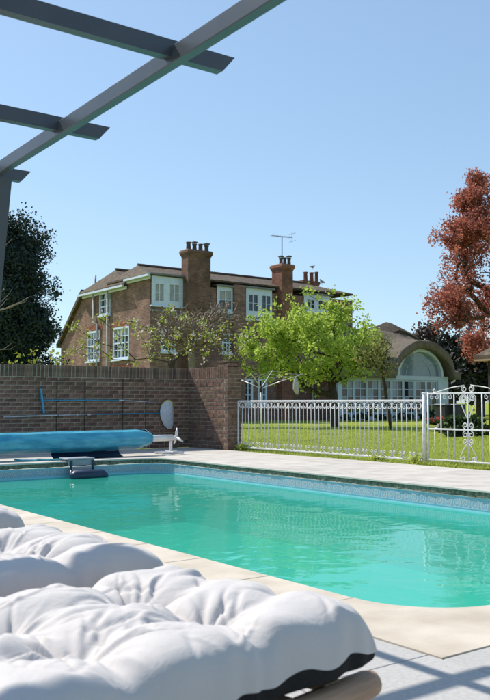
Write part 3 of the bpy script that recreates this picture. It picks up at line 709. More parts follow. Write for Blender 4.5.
mb = MB(); cx_, cy_ = 167.4, 414.5; nr = 10; vs = []; m_ = len(rim)
rg = random.Random(7)
for k in range(nr + 1):
    t = 1 - k / nr
    for i, p in enumerate(rim):
        q = wp(cx_ + (p[0] - cx_) * t, cy_ + (p[1] - cy_) * t)
        vs.append((q[0], FY - .07 * (1 - t ** 2.2) + .012 * math.sin(i * 2.1 + k) * (1 - t) + .004 * rg.uniform(-1, 1), q[2]))
fs = [(k * m_ + i, k * m_ + (i + 1) % m_, (k + 1) * m_ + (i + 1) % m_, (k + 1) * m_ + i) for k in range(nr) for i in range(m_)]
mb.add(vs, fs); part(mb, 'mesh_bag', 'net', ln_, True)
for xa, xb, txt in ((58, 86, 'left'), (124, 147, 'right')):
    t = thing('wall_rack', f'thin black wire rack fixed to the brick wall, {txt} one of the pair', 'wall rack', wp(xa, 430), 'wire racks on the wall')
    for xx in (xa, xb):
        mb = MB(); a, b = wp(xx, 379), wp(xx, 432); y = WY - .012
        mb.tube([(a[0], y, a[2]), (a[0], y, b[2])], .0055, 6); part(mb, 'upright', 'black', t)
        for yy in (400.4 if xx < 120 else 401.6, 414.6):
            h = wp(xx, yy + .9); mb = MB(); mb.tube([(a[0], y, h[2] - .005), (a[0], FY - .02, h[2] - .012), (a[0], FY - .035, h[2] + .02)], .005, 6); part(mb, 'hook', 'black', t)
    for yy in (381, 429):
        mb = MB(); a, b = wp(xa, yy), wp(xb, yy); z = (a[2] + b[2]) / 2; y = WY - .012
        mb.tube([(a[0] - .003, y - .002, z), (b[0] + .003, y - .002, z)], .006, 6); part(mb, 'cross_wire', 'black', t)

# ================================================================== RAILINGS AND GATE
FX = 9.48; FY0 = 13.12; FY1 = 8.50; RAILZ = .92
def spiral(cx, cz, r0, r1, a0, turns, n=18):
    return [(0, cx + (r0 + (r1 - r0) * k / n) * math.cos(R(a0) + 2 * math.pi * turns * k / n), cz + (r0 + (r1 - r0) * k / n) * math.sin(R(a0) + 2 * math.pi * turns * k / n)) for k in range(n + 1)]
fe = thing('railing_fence', 'white wrought iron railings with a row of curled scrolls along the top', 'fence', (FX, (FY0 + FY1) / 2, 0))
nU = 23; U = (FY0 - .03 - FY1 - .05) / nU; ys = [FY0 - .03 - U * (k + .5) for k in range(nU)]
mb = MB(); mb.cbox((FX - .008, FY0 - .016, .055), (FX + .008, FY0 + .016, RAILZ + .01), .003); part(mb, 'end_bar', 'white_iron', fe)
for z, h in ((RAILZ, .014), (.055, .012)):
    mb = MB(); mb.cbox((FX - .012, FY1 + .03, z - h), (FX + .012, FY0 - .016, z + h), .003); part(mb, 'rail', 'white_iron', fe)
pm = {}
def shared(key, build, m):
    if key not in pm:
        k = build(); me = bpy.data.meshes.new(key); me.from_pydata(k.v, [], k.f); me.materials.append(M[m]); me.polygons.foreach_set('use_smooth', [True] * len(me.polygons)); pm[key] = me
    return pm[key]
tall = shared('picket', lambda: MB().tube([(0, 0, .067), (0, 0, RAILZ - .012)], .0064, 6), 'white_iron')
short = shared('short_picket', lambda: MB().tube([(0, 0, .067), (0, 0, RAILZ - .05)], .0064, 6), 'white_iron')
def scroll_mesh():
    mb = MB(); w = U * .46; h = .06; zc = RAILZ - .014 - h
    for s in (-1, 1):
        pts = [(0, s * w * math.sin(t) , zc + h * math.cos(t)) for t in np.linspace(0, 2.35, 13)]
        e = pts[-1]; c = (e[1] - s * .022, e[2] + .012)
        pts += [(0, c[0] + s * .025 * (1 - .6 * k / 10) * math.cos(-.5 - .42 * k), c[1] + .025 * (1 - .6 * k / 10) * math.sin(-.5 - .42 * k)) for k in range(1, 11)]
        mb.tube(pts, .008, 5)
    return mb
sc_me = shared('scroll', scroll_mesh, 'white_iron')
def low_scroll():
    mb = MB(); w = U * .46
    for s in (-1, 1):
        pts = [(0, s * w * math.sin(t), .068 + .105 * (1 - math.cos(t)) * .5) for t in np.linspace(0, 2.5, 12)]
        e = pts[-1]; c = (e[1] + s * .004, e[2] - .02)
        pts += [(0, c[0] + s * .02 * (1 - .05 * k) * math.cos(1.7 + .5 * k), c[1] + .02 * (1 - .05 * k) * math.sin(1.7 + .5 * k)) for k in range(1, 9)]
        mb.tube(pts, .006, 5)
    return mb
ls_me = shared('lower_scroll', low_scroll, 'white_iron')
for k, y in enumerate(ys):
    for nm, me, yy in (('short_picket', short, y), ('scroll', sc_me, y), ('lower_scroll', ls_me, y), ('picket', tall, y - U / 2)):
        if nm == 'picket' and k == nU - 1: continue
        o = bpy.data.objects.new(nm, me); C.objects.link(o); o.location = (FX, yy, 0); under(o, fe)
gp = thing('gate_post', 'stout round white metal post between railings and gate', 'post', (FX, FY1, 0))
mb = MB(); mb.tube([(FX, FY1, -.02), (FX, FY1, 1.02)], .031, 18); part(mb, 'shaft', 'white_iron', gp, True)
mb = MB(); mb.tube([(FX, FY1, 1.02), (FX, FY1, 1.035), (FX, FY1, 1.045)], [.036, .036, .02], 18); part(mb, 'cap', 'white_iron', gp)
ga = thing('garden_gate', 'white wrought iron garden gate with heart scrolls and arched scroll crest', 'gate', (FX, FY1 - .8, 0))
GW = 1.44; gy0 = FY1 - .075; GT = 1.02; MR = .515
def gy_(k): return gy0 - GW / 6 * k
mb = MB()
for z in (GT, MR, .075): 
    mb = MB(); mb.cbox((FX - .01, gy0 - GW, z - .011), (FX + .01, gy0, z + .011), .003); part(mb, 'rail', 'white_iron', ga)
for k in range(7):
    mb = MB(); r = .013 if k in (0, 6) else .009; mb.tube([(FX, gy_(k), .04 if k in (0, 6) else .066), (FX, gy_(k), GT + (.02 if k in (0, 6) else -.01))], r, 8); part(mb, 'bar', 'white_iron', ga, True)
for k in range(6):
    if k in (2, 3): continue
    mb = MB(); mb.tube([(FX, gy_(k + .5), .066), (FX, gy_(k + .5), MR - .011)], .008, 6); part(mb, 'short_bar', 'white_iron', ga, True)
def curl(y, z, s, r, a0, turns, rad=.0075, n=22, tail=None):
    pts = [(FX, y + s * (r * (1 - .72 * k / n)) * math.cos(a0 + turns * 2 * math.pi * k / n), z + (r * (1 - .72 * k / n)) * math.sin(a0 + turns * 2 * math.pi * k / n)) for k in range(n + 1)]
    if tail: pts = [(FX, a, b) for a, b in tail] + pts
    mb = MB(); mb.tube(pts, rad, 6); part(mb, 'scroll', 'white_iron', ga, True)
gc = gy_(3)
for s in (-1, 1):
    # arched crest: bar sweeping up to a pair of curls
    tail = [(gc + s * (.62 - .5 * t), GT + .012 + .09 * math.sin(t * 1.45) ** 1.3) for t in np.linspace(0, 1, 10)]
    curl(gc + s * .062, GT + .062, s, .052, math.pi / 2 + .2, -1.4, tail=tail)
    curl(gc + s * .062, GT - .062, s, .045, math.pi / 2, 1.3)
    # heart under the top rail
    tl = [(gc + s * (.012 + .13 * math.sin(t)), MR + .16 + .22 * t) for t in np.linspace(0, 1.25, 12)]
    curl(gc + s * .085, MR + .435, s, .052, .15, 1.35, tail=tl)
    # small curls on the mid rail and hourglass below
    curl(gc + s * .05, MR + .06, s, .045, -math.pi / 2, 1.2); curl(gc + s * .05, MR - .065, s, .048, math.pi / 2, -1.2)
    curl(gc + s * .05, MR - .16, s, .04, -math.pi / 2, 1.2)
    tl = [(gc + s * (.012 + .14 * math.sin(t)), .33 - .17 * t) for t in np.linspace(0, 1.2, 10)]
    curl(gc + s * .095, .115, s, .045, .3, -1.25, tail=tl)
    for k in (1, 2, 4, 5):
        if (k > 3) == (s > 0): pass
    for k in (.5, 1.5):
        yy = gc + s * (3 - k) * GW / 6
        for s2 in (-1, 1): curl(yy + s2 * .045, GT - .05, s2, .036, math.pi / 2, -1.15 if True else 1, rad=.006)
    curl(gc + s * .60, GT + .04, s, .03, 0, 1.2, rad=.006)

# ================================================================== TREES (generator)
def frusta(edges, name, n=5):
    p0 = np.array([e[0] for e in edges]); p1 = np.array([e[1] for e in edges]); r0 = np.array([e[2] for e in edges]); r1 = np.array([e[3] for e in edges])
    d = p1 - p0; L = np.linalg.norm(d, axis=1, keepdims=True) + 1e-9; d = d / L
    ref = np.where(np.abs(d[:, 2:3]) > .9, np.array([[1., 0, 0]]), np.array([[0., 0, 1]])); u = np.cross(d, ref); u /= np.linalg.norm(u, axis=1, keepdims=True) + 1e-9; w = np.cross(d, u)
    a = np.linspace(0, 2 * math.pi, n, endpoint=False)
    c = u[:, None] * np.cos(a)[None, :, None] + w[:, None] * np.sin(a)[None, :, None]
    A = (p0 - d * r0[:, None] * .3)[:, None] + c * r0[:, None, None]; B = (p1 + d * r1[:, None] * .3)[:, None] + c * r1[:, None, None]
    v = np.concatenate([A, B], 1).reshape(-1, 3); k = np.arange(len(edges))[:, None] * 2 * n; j = np.arange(n)[None]
    q = np.stack([k + j, k + (j + 1) % n, k + n + (j + 1) % n, k + n + j], -1).reshape(-1, 4)
    return npmesh(name, v, q)
def leaf_mesh(name, pts, size, rg, elong=1.5, up=.3, jitter=.35):
    N = len(pts); s = size * (1 + jitter * rg.uniform(-1, 1, N))[:, None]
    nrm = rg.normal(size=(N, 3)); nrm[:, 2] += up * np.sign(rg.normal(size=N)); nrm /= np.linalg.norm(nrm, axis=1, keepdims=True)
    t = rg.normal(size=(N, 3)); t -= nrm * (t * nrm).sum(1, keepdims=True); t /= np.linalg.norm(t, axis=1, keepdims=True); b = np.cross(nrm, t)
    a = pts - t * s * elong * .5; c = pts + t * s * elong * .5; l = pts + b * s * .5 + nrm * s * .15; r = pts - b * s * .5 + nrm * s * .15
    v = np.stack([a, l, c, r], 1).reshape(-1, 3); q = np.arange(N * 4).reshape(-1, 4)
    return npmesh(name, v, q)
def crown_points(rg, center, rad, n, lobes=14, shell=.45, lobe_r=.45):
    c = np.array(center); rad = np.array(rad); L = rg.normal(size=(lobes, 3)); L /= np.linalg.norm(L, axis=1, keepdims=True)
    L = L * (rg.uniform(.35, 1, (lobes, 1)) ** .6) * (1 - lobe_r * .75)
    k = rg.integers(0, lobes, n); d = rg.normal(size=(n, 3)); d /= np.linalg.norm(d, axis=1, keepdims=True)
    p = L[k] + d * (rg.uniform(0, 1, (n, 1)) ** shell) * lobe_r * rg.uniform(.7, 1.1, (lobes, 1))[k]
    return c + p * rad
def skeleton(rg, trunk, pts, r_trunk, r_tip=.006, expo=.42, bend=.12):
    nodes = [np.array(p, float) for p in trunk]; par = [-1] + list(range(len(trunk) - 1)); dist = [0.0]
    for k in range(1, len(nodes)): dist.append(dist[-1] + np.linalg.norm(nodes[k] - nodes[k - 1]))
    first = max(1, len(trunk) // 2); top = nodes[-1]
    order = np.argsort(np.linalg.norm(pts - top, axis=1))
    arr = np.array(nodes); 
    for i in order:
        p = pts[i]; A = np.array(nodes[first:]); dd = np.linalg.norm(A - p, axis=1) + .25 * np.array(dist[first:])
        dd += .6 * np.maximum(0, A[:, 2] - p[2])
        k = int(np.argmin(dd)) + first; q = nodes[k]; L = np.linalg.norm(p - q)
        steps = max(1, int(L / .5)); last = k
        for s in range(1, steps + 1):
            t = s / steps; x = q + (p - q) * t
            if s < steps: x = x + rg.normal(size=3) * bend * min(L, 1) * .5
            nodes.append(x); par.append(last); dist.append(dist[last] + np.linalg.norm(x - nodes[last])); last = len(nodes) - 1
    cnt = np.zeros(len(nodes)); child = np.zeros(len(nodes))
    for k in range(len(nodes) - 1, 0, -1):
        if cnt[k] == 0: cnt[k] = 1
        cnt[par[k]] += cnt[k]
    rr = r_tip * cnt ** expo; rr *= 1; sc = r_trunk / rr[0]
    big = rr > r_tip * 3
    rr = np.where(big, r_tip * 3 + (rr - r_tip * 3) * (r_trunk - r_tip * 3) / max(rr[0] - r_tip * 3, 1e-6), rr)
    edges = [(nodes[par[k]], nodes[k], min(rr[par[k]], rr[k] * 1.6), rr[k]) for k in range(1, len(nodes))]
    return edges, np.array(nodes), len(trunk)
def make_tree(name, label, cat, trunk, pts, r_trunk, bark, leaf, nleaf, lsize, sigma, seed, r_tip=.006, group=None, elong=1.5, extra=None, bend=.12, up=.3, expo=.42):
    rg = np.random.default_rng(seed)
    root = thing(name, label, cat, trunk[0], group)
    edges, nodes, nt_ = skeleton(rg, trunk, pts, r_trunk, r_tip, expo, bend)
    under(link('trunk', frusta(edges, 'trunk'), bark, None, True), root)
    def scatter(n, sg):
        nn = nodes[nt_:]; k = rg.integers(0, len(nn), n); return nn[k] + rg.normal(size=(n, 3)) * sg
    if nleaf: under(link('crown', leaf_mesh('crown', scatter(nleaf, sigma), lsize, rg, elong, up), leaf), root)
    for (nm, m_, n_, s_, sg) in extra or []: under(link(nm, leaf_mesh(nm, scatter(n_, sg), s_, rg), m_), root)
    return root
def trunk_line(rg, base, top, n=5, wob=.05):
    b, t = np.array(base, float), np.array(top, float); L = np.linalg.norm(t - b)
    return [b + (t - b) * k / n + (rg.normal(size=3) * wob * L / n if 0 < k else 0) for k in range(n + 1)]
def gbase(px, depth): p = at(px, 402, depth); return np.array([p[0], p[1], -.05])

# lime-green tree on the lawn
rg = np.random.default_rng(21)
D = 31.0; c = at(316, 346, D); sc = D / FPX
pts = np.concatenate([crown_points(rg, c, (74 * sc, 74 * sc, 48 * sc), 400, 30, lobe_r=.30), crown_points(rg, at(290, 338, D - .5), (46 * sc, 46 * sc, 38 * sc), 160, 12), crown_points(rg, at(262, 352, D - .6), (26 * sc, 30 * sc, 34 * sc), 70, 8), crown_points(rg, at(360, 352, D), (26 * sc, 30 * sc, 28 * sc), 55, 8), crown_points(rg, at(322, 318, D), (36 * sc, 36 * sc, 26 * sc), 70, 8)])
spr = np.array([at(x, y, D + rg.normal() * .8) for x, y in ((247, 330), (243, 352), (251, 318), (262, 312), (276, 306), (290, 298), (304, 292), (318, 296), (333, 292), (345, 299), (358, 306), (366, 318), (374, 330), (240, 366), (311, 290), (352, 300), (268, 316))])
pts = np.concatenate([pts[pts[:, 2] > 1.45], spr])
make_tree('spring_tree', 'broad tree in bright lime green young leaf on the lawn', 'tree', trunk_line(rg, gbase(335, D), at(330, 372, D), 5, .06), pts, .17, 'bark', 'leaf_lime', 19000, .075, .095, 22, .007)
# smaller thin tree before the garden room
D = 28.0; sc = D / FPX
pts = crown_points(rg, at(376, 356, D), (25 * sc, 25 * sc, 27 * sc), 170, 12)
make_tree('small_tree', 'slender small tree with sparse young leaves before the thatched room', 'tree', trunk_line(rg, gbase(391, D), at(384, 376, D), 4, .08), pts, .06, 'bark', 'leaf_small', 1200, .06, .09, 23, .009)
# copper beech
D = 47.0; sc = D / FPX
pts = np.concatenate([crown_points(rg, at(510, 262, D), (84 * sc, 84 * sc, 98 * sc), 560, 46, lobe_r=.25), crown_points(rg, at(459, 232, D - 1), (34 * sc, 40 * sc, 24 * sc), 120, 10), crown_points(rg, at(484, 208, D - 1), (36 * sc, 36 * sc, 34 * sc), 130, 10), crown_points(rg, at(478, 190, D), (24 * sc, 30 * sc, 24 * sc), 60, 6), crown_points(rg, at(462, 304, D - 2), (34 * sc, 34 * sc, 34 * sc), 120, 9), crown_points(rg, at(482, 342, D - 6), (16 * sc, 22 * sc, 20 * sc), 50, 5)])
make_tree('copper_beech', 'tall copper beech with rust red leaves at the right edge', 'tree', trunk_line(rg, gbase(512, D), at(506, 300, D), 6, .03), pts, .38, 'bark', 'leaf_copper', 42000, .092, .165, 24, .012)
# dark trees behind the garden room
for px, py, D, rx, rz, sd_, n_, lf, lb in ((452, 362, 62, 34, 46, 25, 7000, 'leaf_conifer', 'dark evergreen behind the thatched room, under the copper beech'), (432, 345, 66, 17, 30, 26, 1800, 'leaf_twig', 'brownish half bare tree rising behind the thatched roof'), (480, 372, 55, 24, 40, 27, 5000, 'leaf_conifer', 'dark evergreen behind the gate, left of the outbuilding')):
    sc = D / FPX; pts = crown_points(rg, at(px, py, D), (rx * sc, rx * sc, rz * sc), 220, 16)
    make_tree('background_tree', lb, 'tree', trunk_line(rg, gbase(px, D), at(px, py + 8, D), 5, .03), pts, .3, 'bark', lf, n_, .21, .28, sd_, .01, 'dark trees behind the garden room')
# dark evergreen on the left
D = 30.0; sc = D / FPX
pts = np.concatenate([crown_points(rg, at(4, 318, D), (66 * sc, 55 * sc, 68 * sc), 460, 26), crown_points(rg, at(8, 264, D), (50 * sc, 40 * sc, 54 * sc), 260, 16), crown_points(rg, at(-6, 226, D), (24 * sc, 24 * sc, 24 * sc), 70, 7), crown_points(rg, at(34, 360, D), (34 * sc, 32 * sc, 46 * sc), 120, 8)])
make_tree('evergreen_tree', 'dense dark green evergreen tree behind the wall at the left edge', 'tree', trunk_line(rg, gbase(-2, D), at(0, 250, D), 6, .02), pts, .25, 'bark', 'leaf_dark', 85000, .068, .16, 28, .01)
# bare tree whose pale branches reach in from the left edge
D = 19.0; bt = thing('bare_tree', 'bare pale branches reaching in from the left before the evergreen', 'tree', gbase(-62, D))
mb = MB(); q = lambda l: [at(x, y, D + dz) for x, y, dz in l]
mb.tube([gbase(-62, D)] + q([(-60, 380, 0), (-55, 345, 0), (-48, 318, 0), (-46, 290, .1), (-40, 262, .2), (-30, 240, .2)]), [.13, .12, .10, .085, .06, .04, .02], 10)
under(mb.obj('trunk', 'bark_pale', smooth=True), bt)
for l, r in (([(-48, 318, 0), (-28, 316, -.2), (-8, 312, -.3), (6, 308.5, -.3), (14, 305, -.4), (21, 302, -.4), (27, 298, -.4), (30.5, 296.5, -.4)], .03),
             ([(0, 310, -.3), (9, 308, -.2), (18, 304, -.1), (25, 302, 0), (29, 297, 0)], .013), ([(-6, 311, -.3), (2, 305, -.3), (6, 300, -.2), (10, 298.5, -.2)], .012),
             ([(-30, 316, -.2), (-10, 306, -.1), (2, 301, 0), (8, 295, 0), (12.5, 288.5, 0)], .016), ([(-20, 310, 0), (-6, 302, .1), (0, 295, .1), (3.5, 288, .1)], .011),
             ([(-44, 285, .1), (-20, 268, .2), (-4, 252, .2), (4, 246.5, .2), (9, 242, .2), (12.5, 238, .2)], .016), ([(-10, 257, .2), (0, 259, .2), (4, 260.5, .2)], .008),
             ([(-55, 345, 0), (-30, 350, .1), (-8, 351, .2), (4, 349, .2), (9, 345, .2), (14, 341, .2)], .016), ([(2, 349.5, .2), (10, 349, .2), (16, 345.5, .2)], .008)):
    mb = MB(); p = q(l); mb.tube(p, [r * (1 - .85 * k / (len(p) - 1)) for k in range(len(p))], 7); under(mb.obj('branch', 'bark_pale', smooth=True), bt)
# cherry behind the wall: open dark branches, yellow-green leaf tufts and blossom
D = 21.0; sc = D / FPX
cp = [(88, 335), (75, 326), (70, 350), (98, 347), (104, 318), (118, 338), (126, 352), (132, 322), (146, 345), (140, 330), (158, 338), (152, 356), (168, 348), (178, 332), (188, 352), (196, 338), (206, 356), (214, 342), (226, 352), (236, 338), (222, 328), (242, 352), (112, 358), (90, 358), (176, 358), (184, 318), (172, 310), (162, 322), (202, 322), (84, 344), (136, 358), (120, 325), (150, 330), (210, 334), (232, 358), (246, 344)]
pts = np.array([at(x + rg.normal() * 2, y + rg.normal() * 2, D + rg.normal() * .6) for x, y in cp for _ in range(2)])
make_tree('cherry_tree', 'open cherry tree with yellow-green leaf tufts and pale blossom over the wall', 'tree', trunk_line(rg, gbase(168, D), at(172, 362, D), 4, .03), pts, .09, 'bark', 'leaf_cherry', 1250, .043, .075, 30, .006, extra=[('blossom', 'flower_white', 420, .042, .07)])
# shoots standing up behind the wall top
for k, (px, py) in enumerate(((9, 361), (19, 352), (33, 352), (41, 358), (51, 353), (60, 354), (66, 356))):
    D = 16.6; p = at(px, py, D); top = np.array(p); bs = np.array([p[0], p[1], 1.2 if False else -.05])
    pts = np.array([bs + (top - bs) * t + rg.normal(size=3) * .03 for t in np.linspace(.8, 1, 7)])
    order = ['first', 'second', 'third', 'fourth', 'fifth', 'sixth', 'seventh'][k]
    make_tree('leafy_shoot', f'yellow-green leafy shoot showing above the wall top, {order} from the left edge', 'shoot', trunk_line(rg, bs, bs + (top - bs) * .75, 4, .01), pts, .012, 'bark', 'leaf_cherry', 26 if k % 2 == 0 else 15, .05, .05, 40 + k, .004, 'shoots above the wall')

# ================================================================== HOUSE
HX, HY = 20.1, 34.9
house = thing('brick_house', 'long brick house with clay tile roof, white dormers and tall chimneys', 'house', (HX + 6, HY + 5, 0))
def hp(mb, name, m, parent=house, smooth=False):
    o = mb.obj(name, m, smooth=smooth)
    o.parent = parent
    if parent is house: o.matrix_parent_inverse = Matrix.Translation(house.location).inverted()
    else: o.matrix_parent_inverse = Matrix.Translation(house.location).inverted() @ Matrix.Translation((0, 0, 0)) if parent.parent is house and False else parent_inv(parent)
    return o
def parent_inv(p):
    # parts have identity transforms in world space
    return Matrix.Identity(4)
def wall_holes(axis, const, u0, u1, z0, z1, holes, depth, sign):
    """wall sheet with openings and reveals; axis 0: plane x=const (u=y), axis 1: plane y=const (u=x); sign: outward direction"""
    us = sorted({u0, u1, *[h for k in holes for h in k[:2]]}); zs = sorted({z0, z1, *[h for k in holes for h in k[2:]]})
    mb = MB()
    def P(u, z, d=0): return (const - sign * d, u, z) if axis == 0 else (u, const - sign * d, z)
    for a, b in zip(us, us[1:]):
        for c_, d_ in zip(zs, zs[1:]):
            m1, m2 = (a + b) / 2, (c_ + d_) / 2
            if any(h[0] < m1 < h[1] and h[2] < m2 < h[3] for h in holes): continue
            mb.add([P(a, c_), P(b, c_), P(b, d_), P(a, d_)], [(0, 1, 2, 3)])
    for h in holes:
        a, b, c_, d_ = h
        for q in (((a, c_), (b, c_)), ((b, c_), (b, d_)), ((b, d_), (a, d_)), ((a, d_), (a, c_))):
            mb.add([P(*q[0]), P(*q[1]), P(*q[1], depth), P(*q[0], depth)], [(0, 1, 2, 3)])
    return mb
def window(axis, const, sign, u0, u1, z0, z1, cols, rows, parent=house, frame_m='white_paint', fr=.10, bar=.035, depth=.05, sash=False, curtain=0, name='window', sill=True, ph=house):
    """frame with mullions, one pane per light"""
    def B(mb, ua, ub, za, zb, d0, d1):
        if axis == 0: mb.box((const - sign * d0, ua, za), (const - sign * d1, ub, zb))
        else: mb.box((ua, const - sign * d0, za), (ub, const - sign * d1, zb))
    mb = MB(); B(mb, u0, u1, z0, z0 + fr, -.01, depth); B(mb, u0, u1, z1 - fr, z1, -.01, depth); B(mb, u0, u0 + fr, z0 + fr, z1 - fr, -.01, depth); B(mb, u1 - fr, u1, z0 + fr, z1 - fr, -.01, depth)
    w = hp(mb, name, frame_m, ph) if ph is house else None
    iu0, iu1, iz0, iz1 = u0 + fr, u1 - fr, z0 + fr, z1 - fr
    for k in range(1, cols):
        u = iu0 + (iu1 - iu0) * k / cols; b_ = bar * (1.8 if cols % 2 == 0 and k == cols // 2 else 1)
        mb = MB(); B(mb, u - b_ / 2, u + b_ / 2, iz0, iz1, .003, depth - .006); hp(mb, 'glazing_bar', frame_m, w)
    for k in range(1, rows):
        z = iz0 + (iz1 - iz0) * k / rows; b_ = bar * (1.8 if sash and k == rows // 2 else 1)
        mb = MB(); B(mb, iu0, iu1, z - b_ / 2, z + b_ / 2, .005, depth - .008); hp(mb, 'glazing_bar', frame_m, w)
    for i in range(cols):
        for j in range(rows):
            ua = iu0 + (iu1 - iu0) * i / cols; ub = iu0 + (iu1 - iu0) * (i + 1) / cols; za = iz0 + (iz1 - iz0) * j / rows; zb = iz0 + (iz1 - iz0) * (j + 1) / rows
            mb = MB(); B(mb, ua, ub, za, zb, depth - .02, depth - .015); hp(mb, 'pane', 'curtain' if curtain and (j >= rows * (1 - curtain)) else 'glass', w)
    if sill:
        mb = MB(); B(mb, u0 - .06, u1 + .06, z0 - .09, z0 - .002, -.10, .02); hp(mb, 'sill', frame_m, w)
    return w
def rect_x(px0, px1, py0, py1, X=HX):   # photo rectangle on the -X face -> (y0,y1,z0,z1)
    a = on_x(px0, (py0 + py1) / 2, X); b = on_x(px1, (py0 + py1) / 2, X); m1 = on_x((px0 + px1) / 2, py0, X); m2 = on_x((px0 + px1) / 2, py1, X)
    return (min(a[1], b[1]), max(a[1], b[1]), m2[2], m1[2])
def rect_y(px0, px1, py0, py1, Y=HY):
    a = on_y(px0, (py0 + py1) / 2, Y); b = on_y(px1, (py0 + py1) / 2, Y); m1 = on_y((px0 + px1) / 2, py0, Y); m2 = on_y((px0 + px1) / 2, py1, Y)
    return (min(a[0], b[0]), max(a[0], b[0]), m2[2], m1[2])
EA, EB = 7.0, 6.75
YB = on_x(84.7, 292, HX)[1]; YA = on_x(129, 280, HX)[1]; pL = on_x(61, 346, HX); YL = pL[1]
w_up = rect_x(99.5, 110.5, 291, 315); w_lo1 = rect_x(87, 100, 331, 361); w_lo2 = rect_x(113, 129, 327, 359)
gl1 = (w_lo1[0], w_lo1[1], .9, 2.5); gl2 = (w_lo2[0], w_lo2[1], .9, 2.5)
hp(fix2 := wall_holes(0, HX, HY, YB, -.1, EB - .06, [w_up, w_lo1, w_lo2, gl1, gl2], .16, -1), 'side_wall', 'house_brick')
hp(MB().prism([(HY + .002, EB - .06), (YA, EB - .06), (YA, EA - .08), (HY + .002, EA - .08)], 0, HX, HX + .25), 'side_wall_top', 'house_brick')
hp(MB().prism([(YB, -.1), (YL, -.1), (YL, pL[2]), (YB, EB - .06)], 0, HX, HX + .3), 'rear_side_wall', 'house_brick')
# catslide edge (verge board along the sloping end)
mb = MB(); mb.prism([(YB + .02, EB + .02), (YL + .25, pL[2] - .1), (YL + .25, pL[2] + .12), (YB + .1, EB + .22)], 0, HX - .18, HX + 8); hp(mb, 'catslide_roof', 'tile')
window(0, HX, -1, *w_up, 2, 3, sash=True, depth=.12)
for wv in (w_lo1, w_lo2): window(0, HX, -1, *wv, 4, 4, sash=True, depth=.12, curtain=.3)
for wv in (gl1, gl2): window(0, HX, -1, *wv, 4, 4, sash=True, depth=.12)
for wv in (w_lo1, w_lo2, gl1, gl2):
    u0, u1, z0, z1 = wv; mb = MB(); cu = (u0 + u1) / 2; nb = 9
    for k in range(nb):   # gauged voussoirs
        a0 = u0 - .04 + (u1 - u0 + .08) * k / nb; a1 = u0 - .04 + (u1 - u0 + .08) * (k + 1) / nb; sp = .16
        t0 = cu + (a0 - cu) * (1 + sp); t1 = cu + (a1 - cu) * (1 + sp)
        mbk = MB(); mbk.prism([(a0 + .006, z1 + .01), (a1 - .006, z1 + .01), (t1 - .006, z1 + .27), (t0 + .006, z1 + .27)], 0, HX - .012, HX + .05); hp(mbk, 'lintel_brick', 'red_brick')
# facade (faces the pool), shaded side
XE = on_y(350, 330, HY)[0]
holes = []
first = [rect_y(161, 176, 329, 352), rect_y(222, 237, 333, 353)]
ground_w = [(HX + 1.0, HX + 2.2, .8, 2.5), rect_y(243, 253, 379, 404), rect_y(258, 267, 379, 404), rect_y(312, 326, 380, 404), (HX + 3.0, HX + 3.9, .8, 2.5)]
FA = 6.6
hp(wall_holes(1, HY, HX, XE, -.1, FA, first + ground_w, .14, -1), 'front_wall', 'house_brick')
for wv in first: window(1, HY, -1, *wv, 4, 4, sash=True, depth=.1)
for wv in ground_w: window(1, HY, -1, *wv, 2, 3, depth=.1, frame_m='white_paint')
hp(MB().box((XE - .02, HY + .004, -.1), (XE + .2, 39, FA - .02)), 'end_wall', 'house_brick')
hp(MB().box((HX + .3, 44.2, -.1), (XE, 44.5, 3.6)), 'rear_wall', 'house_brick')
# string course and lead flashing seen under the dormers
mb = MB(); mb.box((HX + .0, HY - .06, 5.20), (XE, HY + .02, 5.30)); hp(mb, 'string_course', 'lead')
# roofs
def hip(x0, x1, y0, y1, ze, zr, yr, xa, xb, th=.09):
    v = [(x0, y0, ze), (x1, y0, ze), (x1, y1, ze), (x0, y1, ze), (xa, yr, zr), (xb, yr, zr)]
    v2 = [(a, b, c - th) for a, b, c in v[:4]]
    mb = MB(); mb.add(v + v2, [(0, 1, 5, 4), (1, 2, 5), (2, 3, 4, 5), (3, 0, 4), (0, 6, 7, 1), (1, 7, 8, 2), (2, 8, 9, 3), (3, 9, 6, 0), (6, 9, 8, 7)]); return mb
rA = hp(hip(HX - .2, XE + .15, HY - .12, 39.0, EA - .02, 7.66, 36.9, on_y(137.4, 263, 36.9)[0], XE - 1.7), 'roof', 'tile')
pk = on_x(115.4, 270, HX + .5)
rB = hp(hip(HX - .25, HX + 9, YA + .02, YB + .25, EB, pk[2], pk[1], HX + .5, HX + 8), 'roof', 'tile')
for a, b in (((on_y(137.4, 263, 36.9)[0], 36.9, 7.68), (XE - 1.7, 36.9, 7.68)), ((HX + .5, pk[1], pk[2] + .02), (HX + 8, pk[1], pk[2] + .02))):
    mb = MB(); a, b = np.array(a), np.array(b); mb.tube([a + (b - a) * t for t in np.linspace(0, 1, 30)], [.085 + .006 * math.sin(k * 2.1) for k in range(30)], 8); hp(mb, 'ridge_tiles', 'tile')
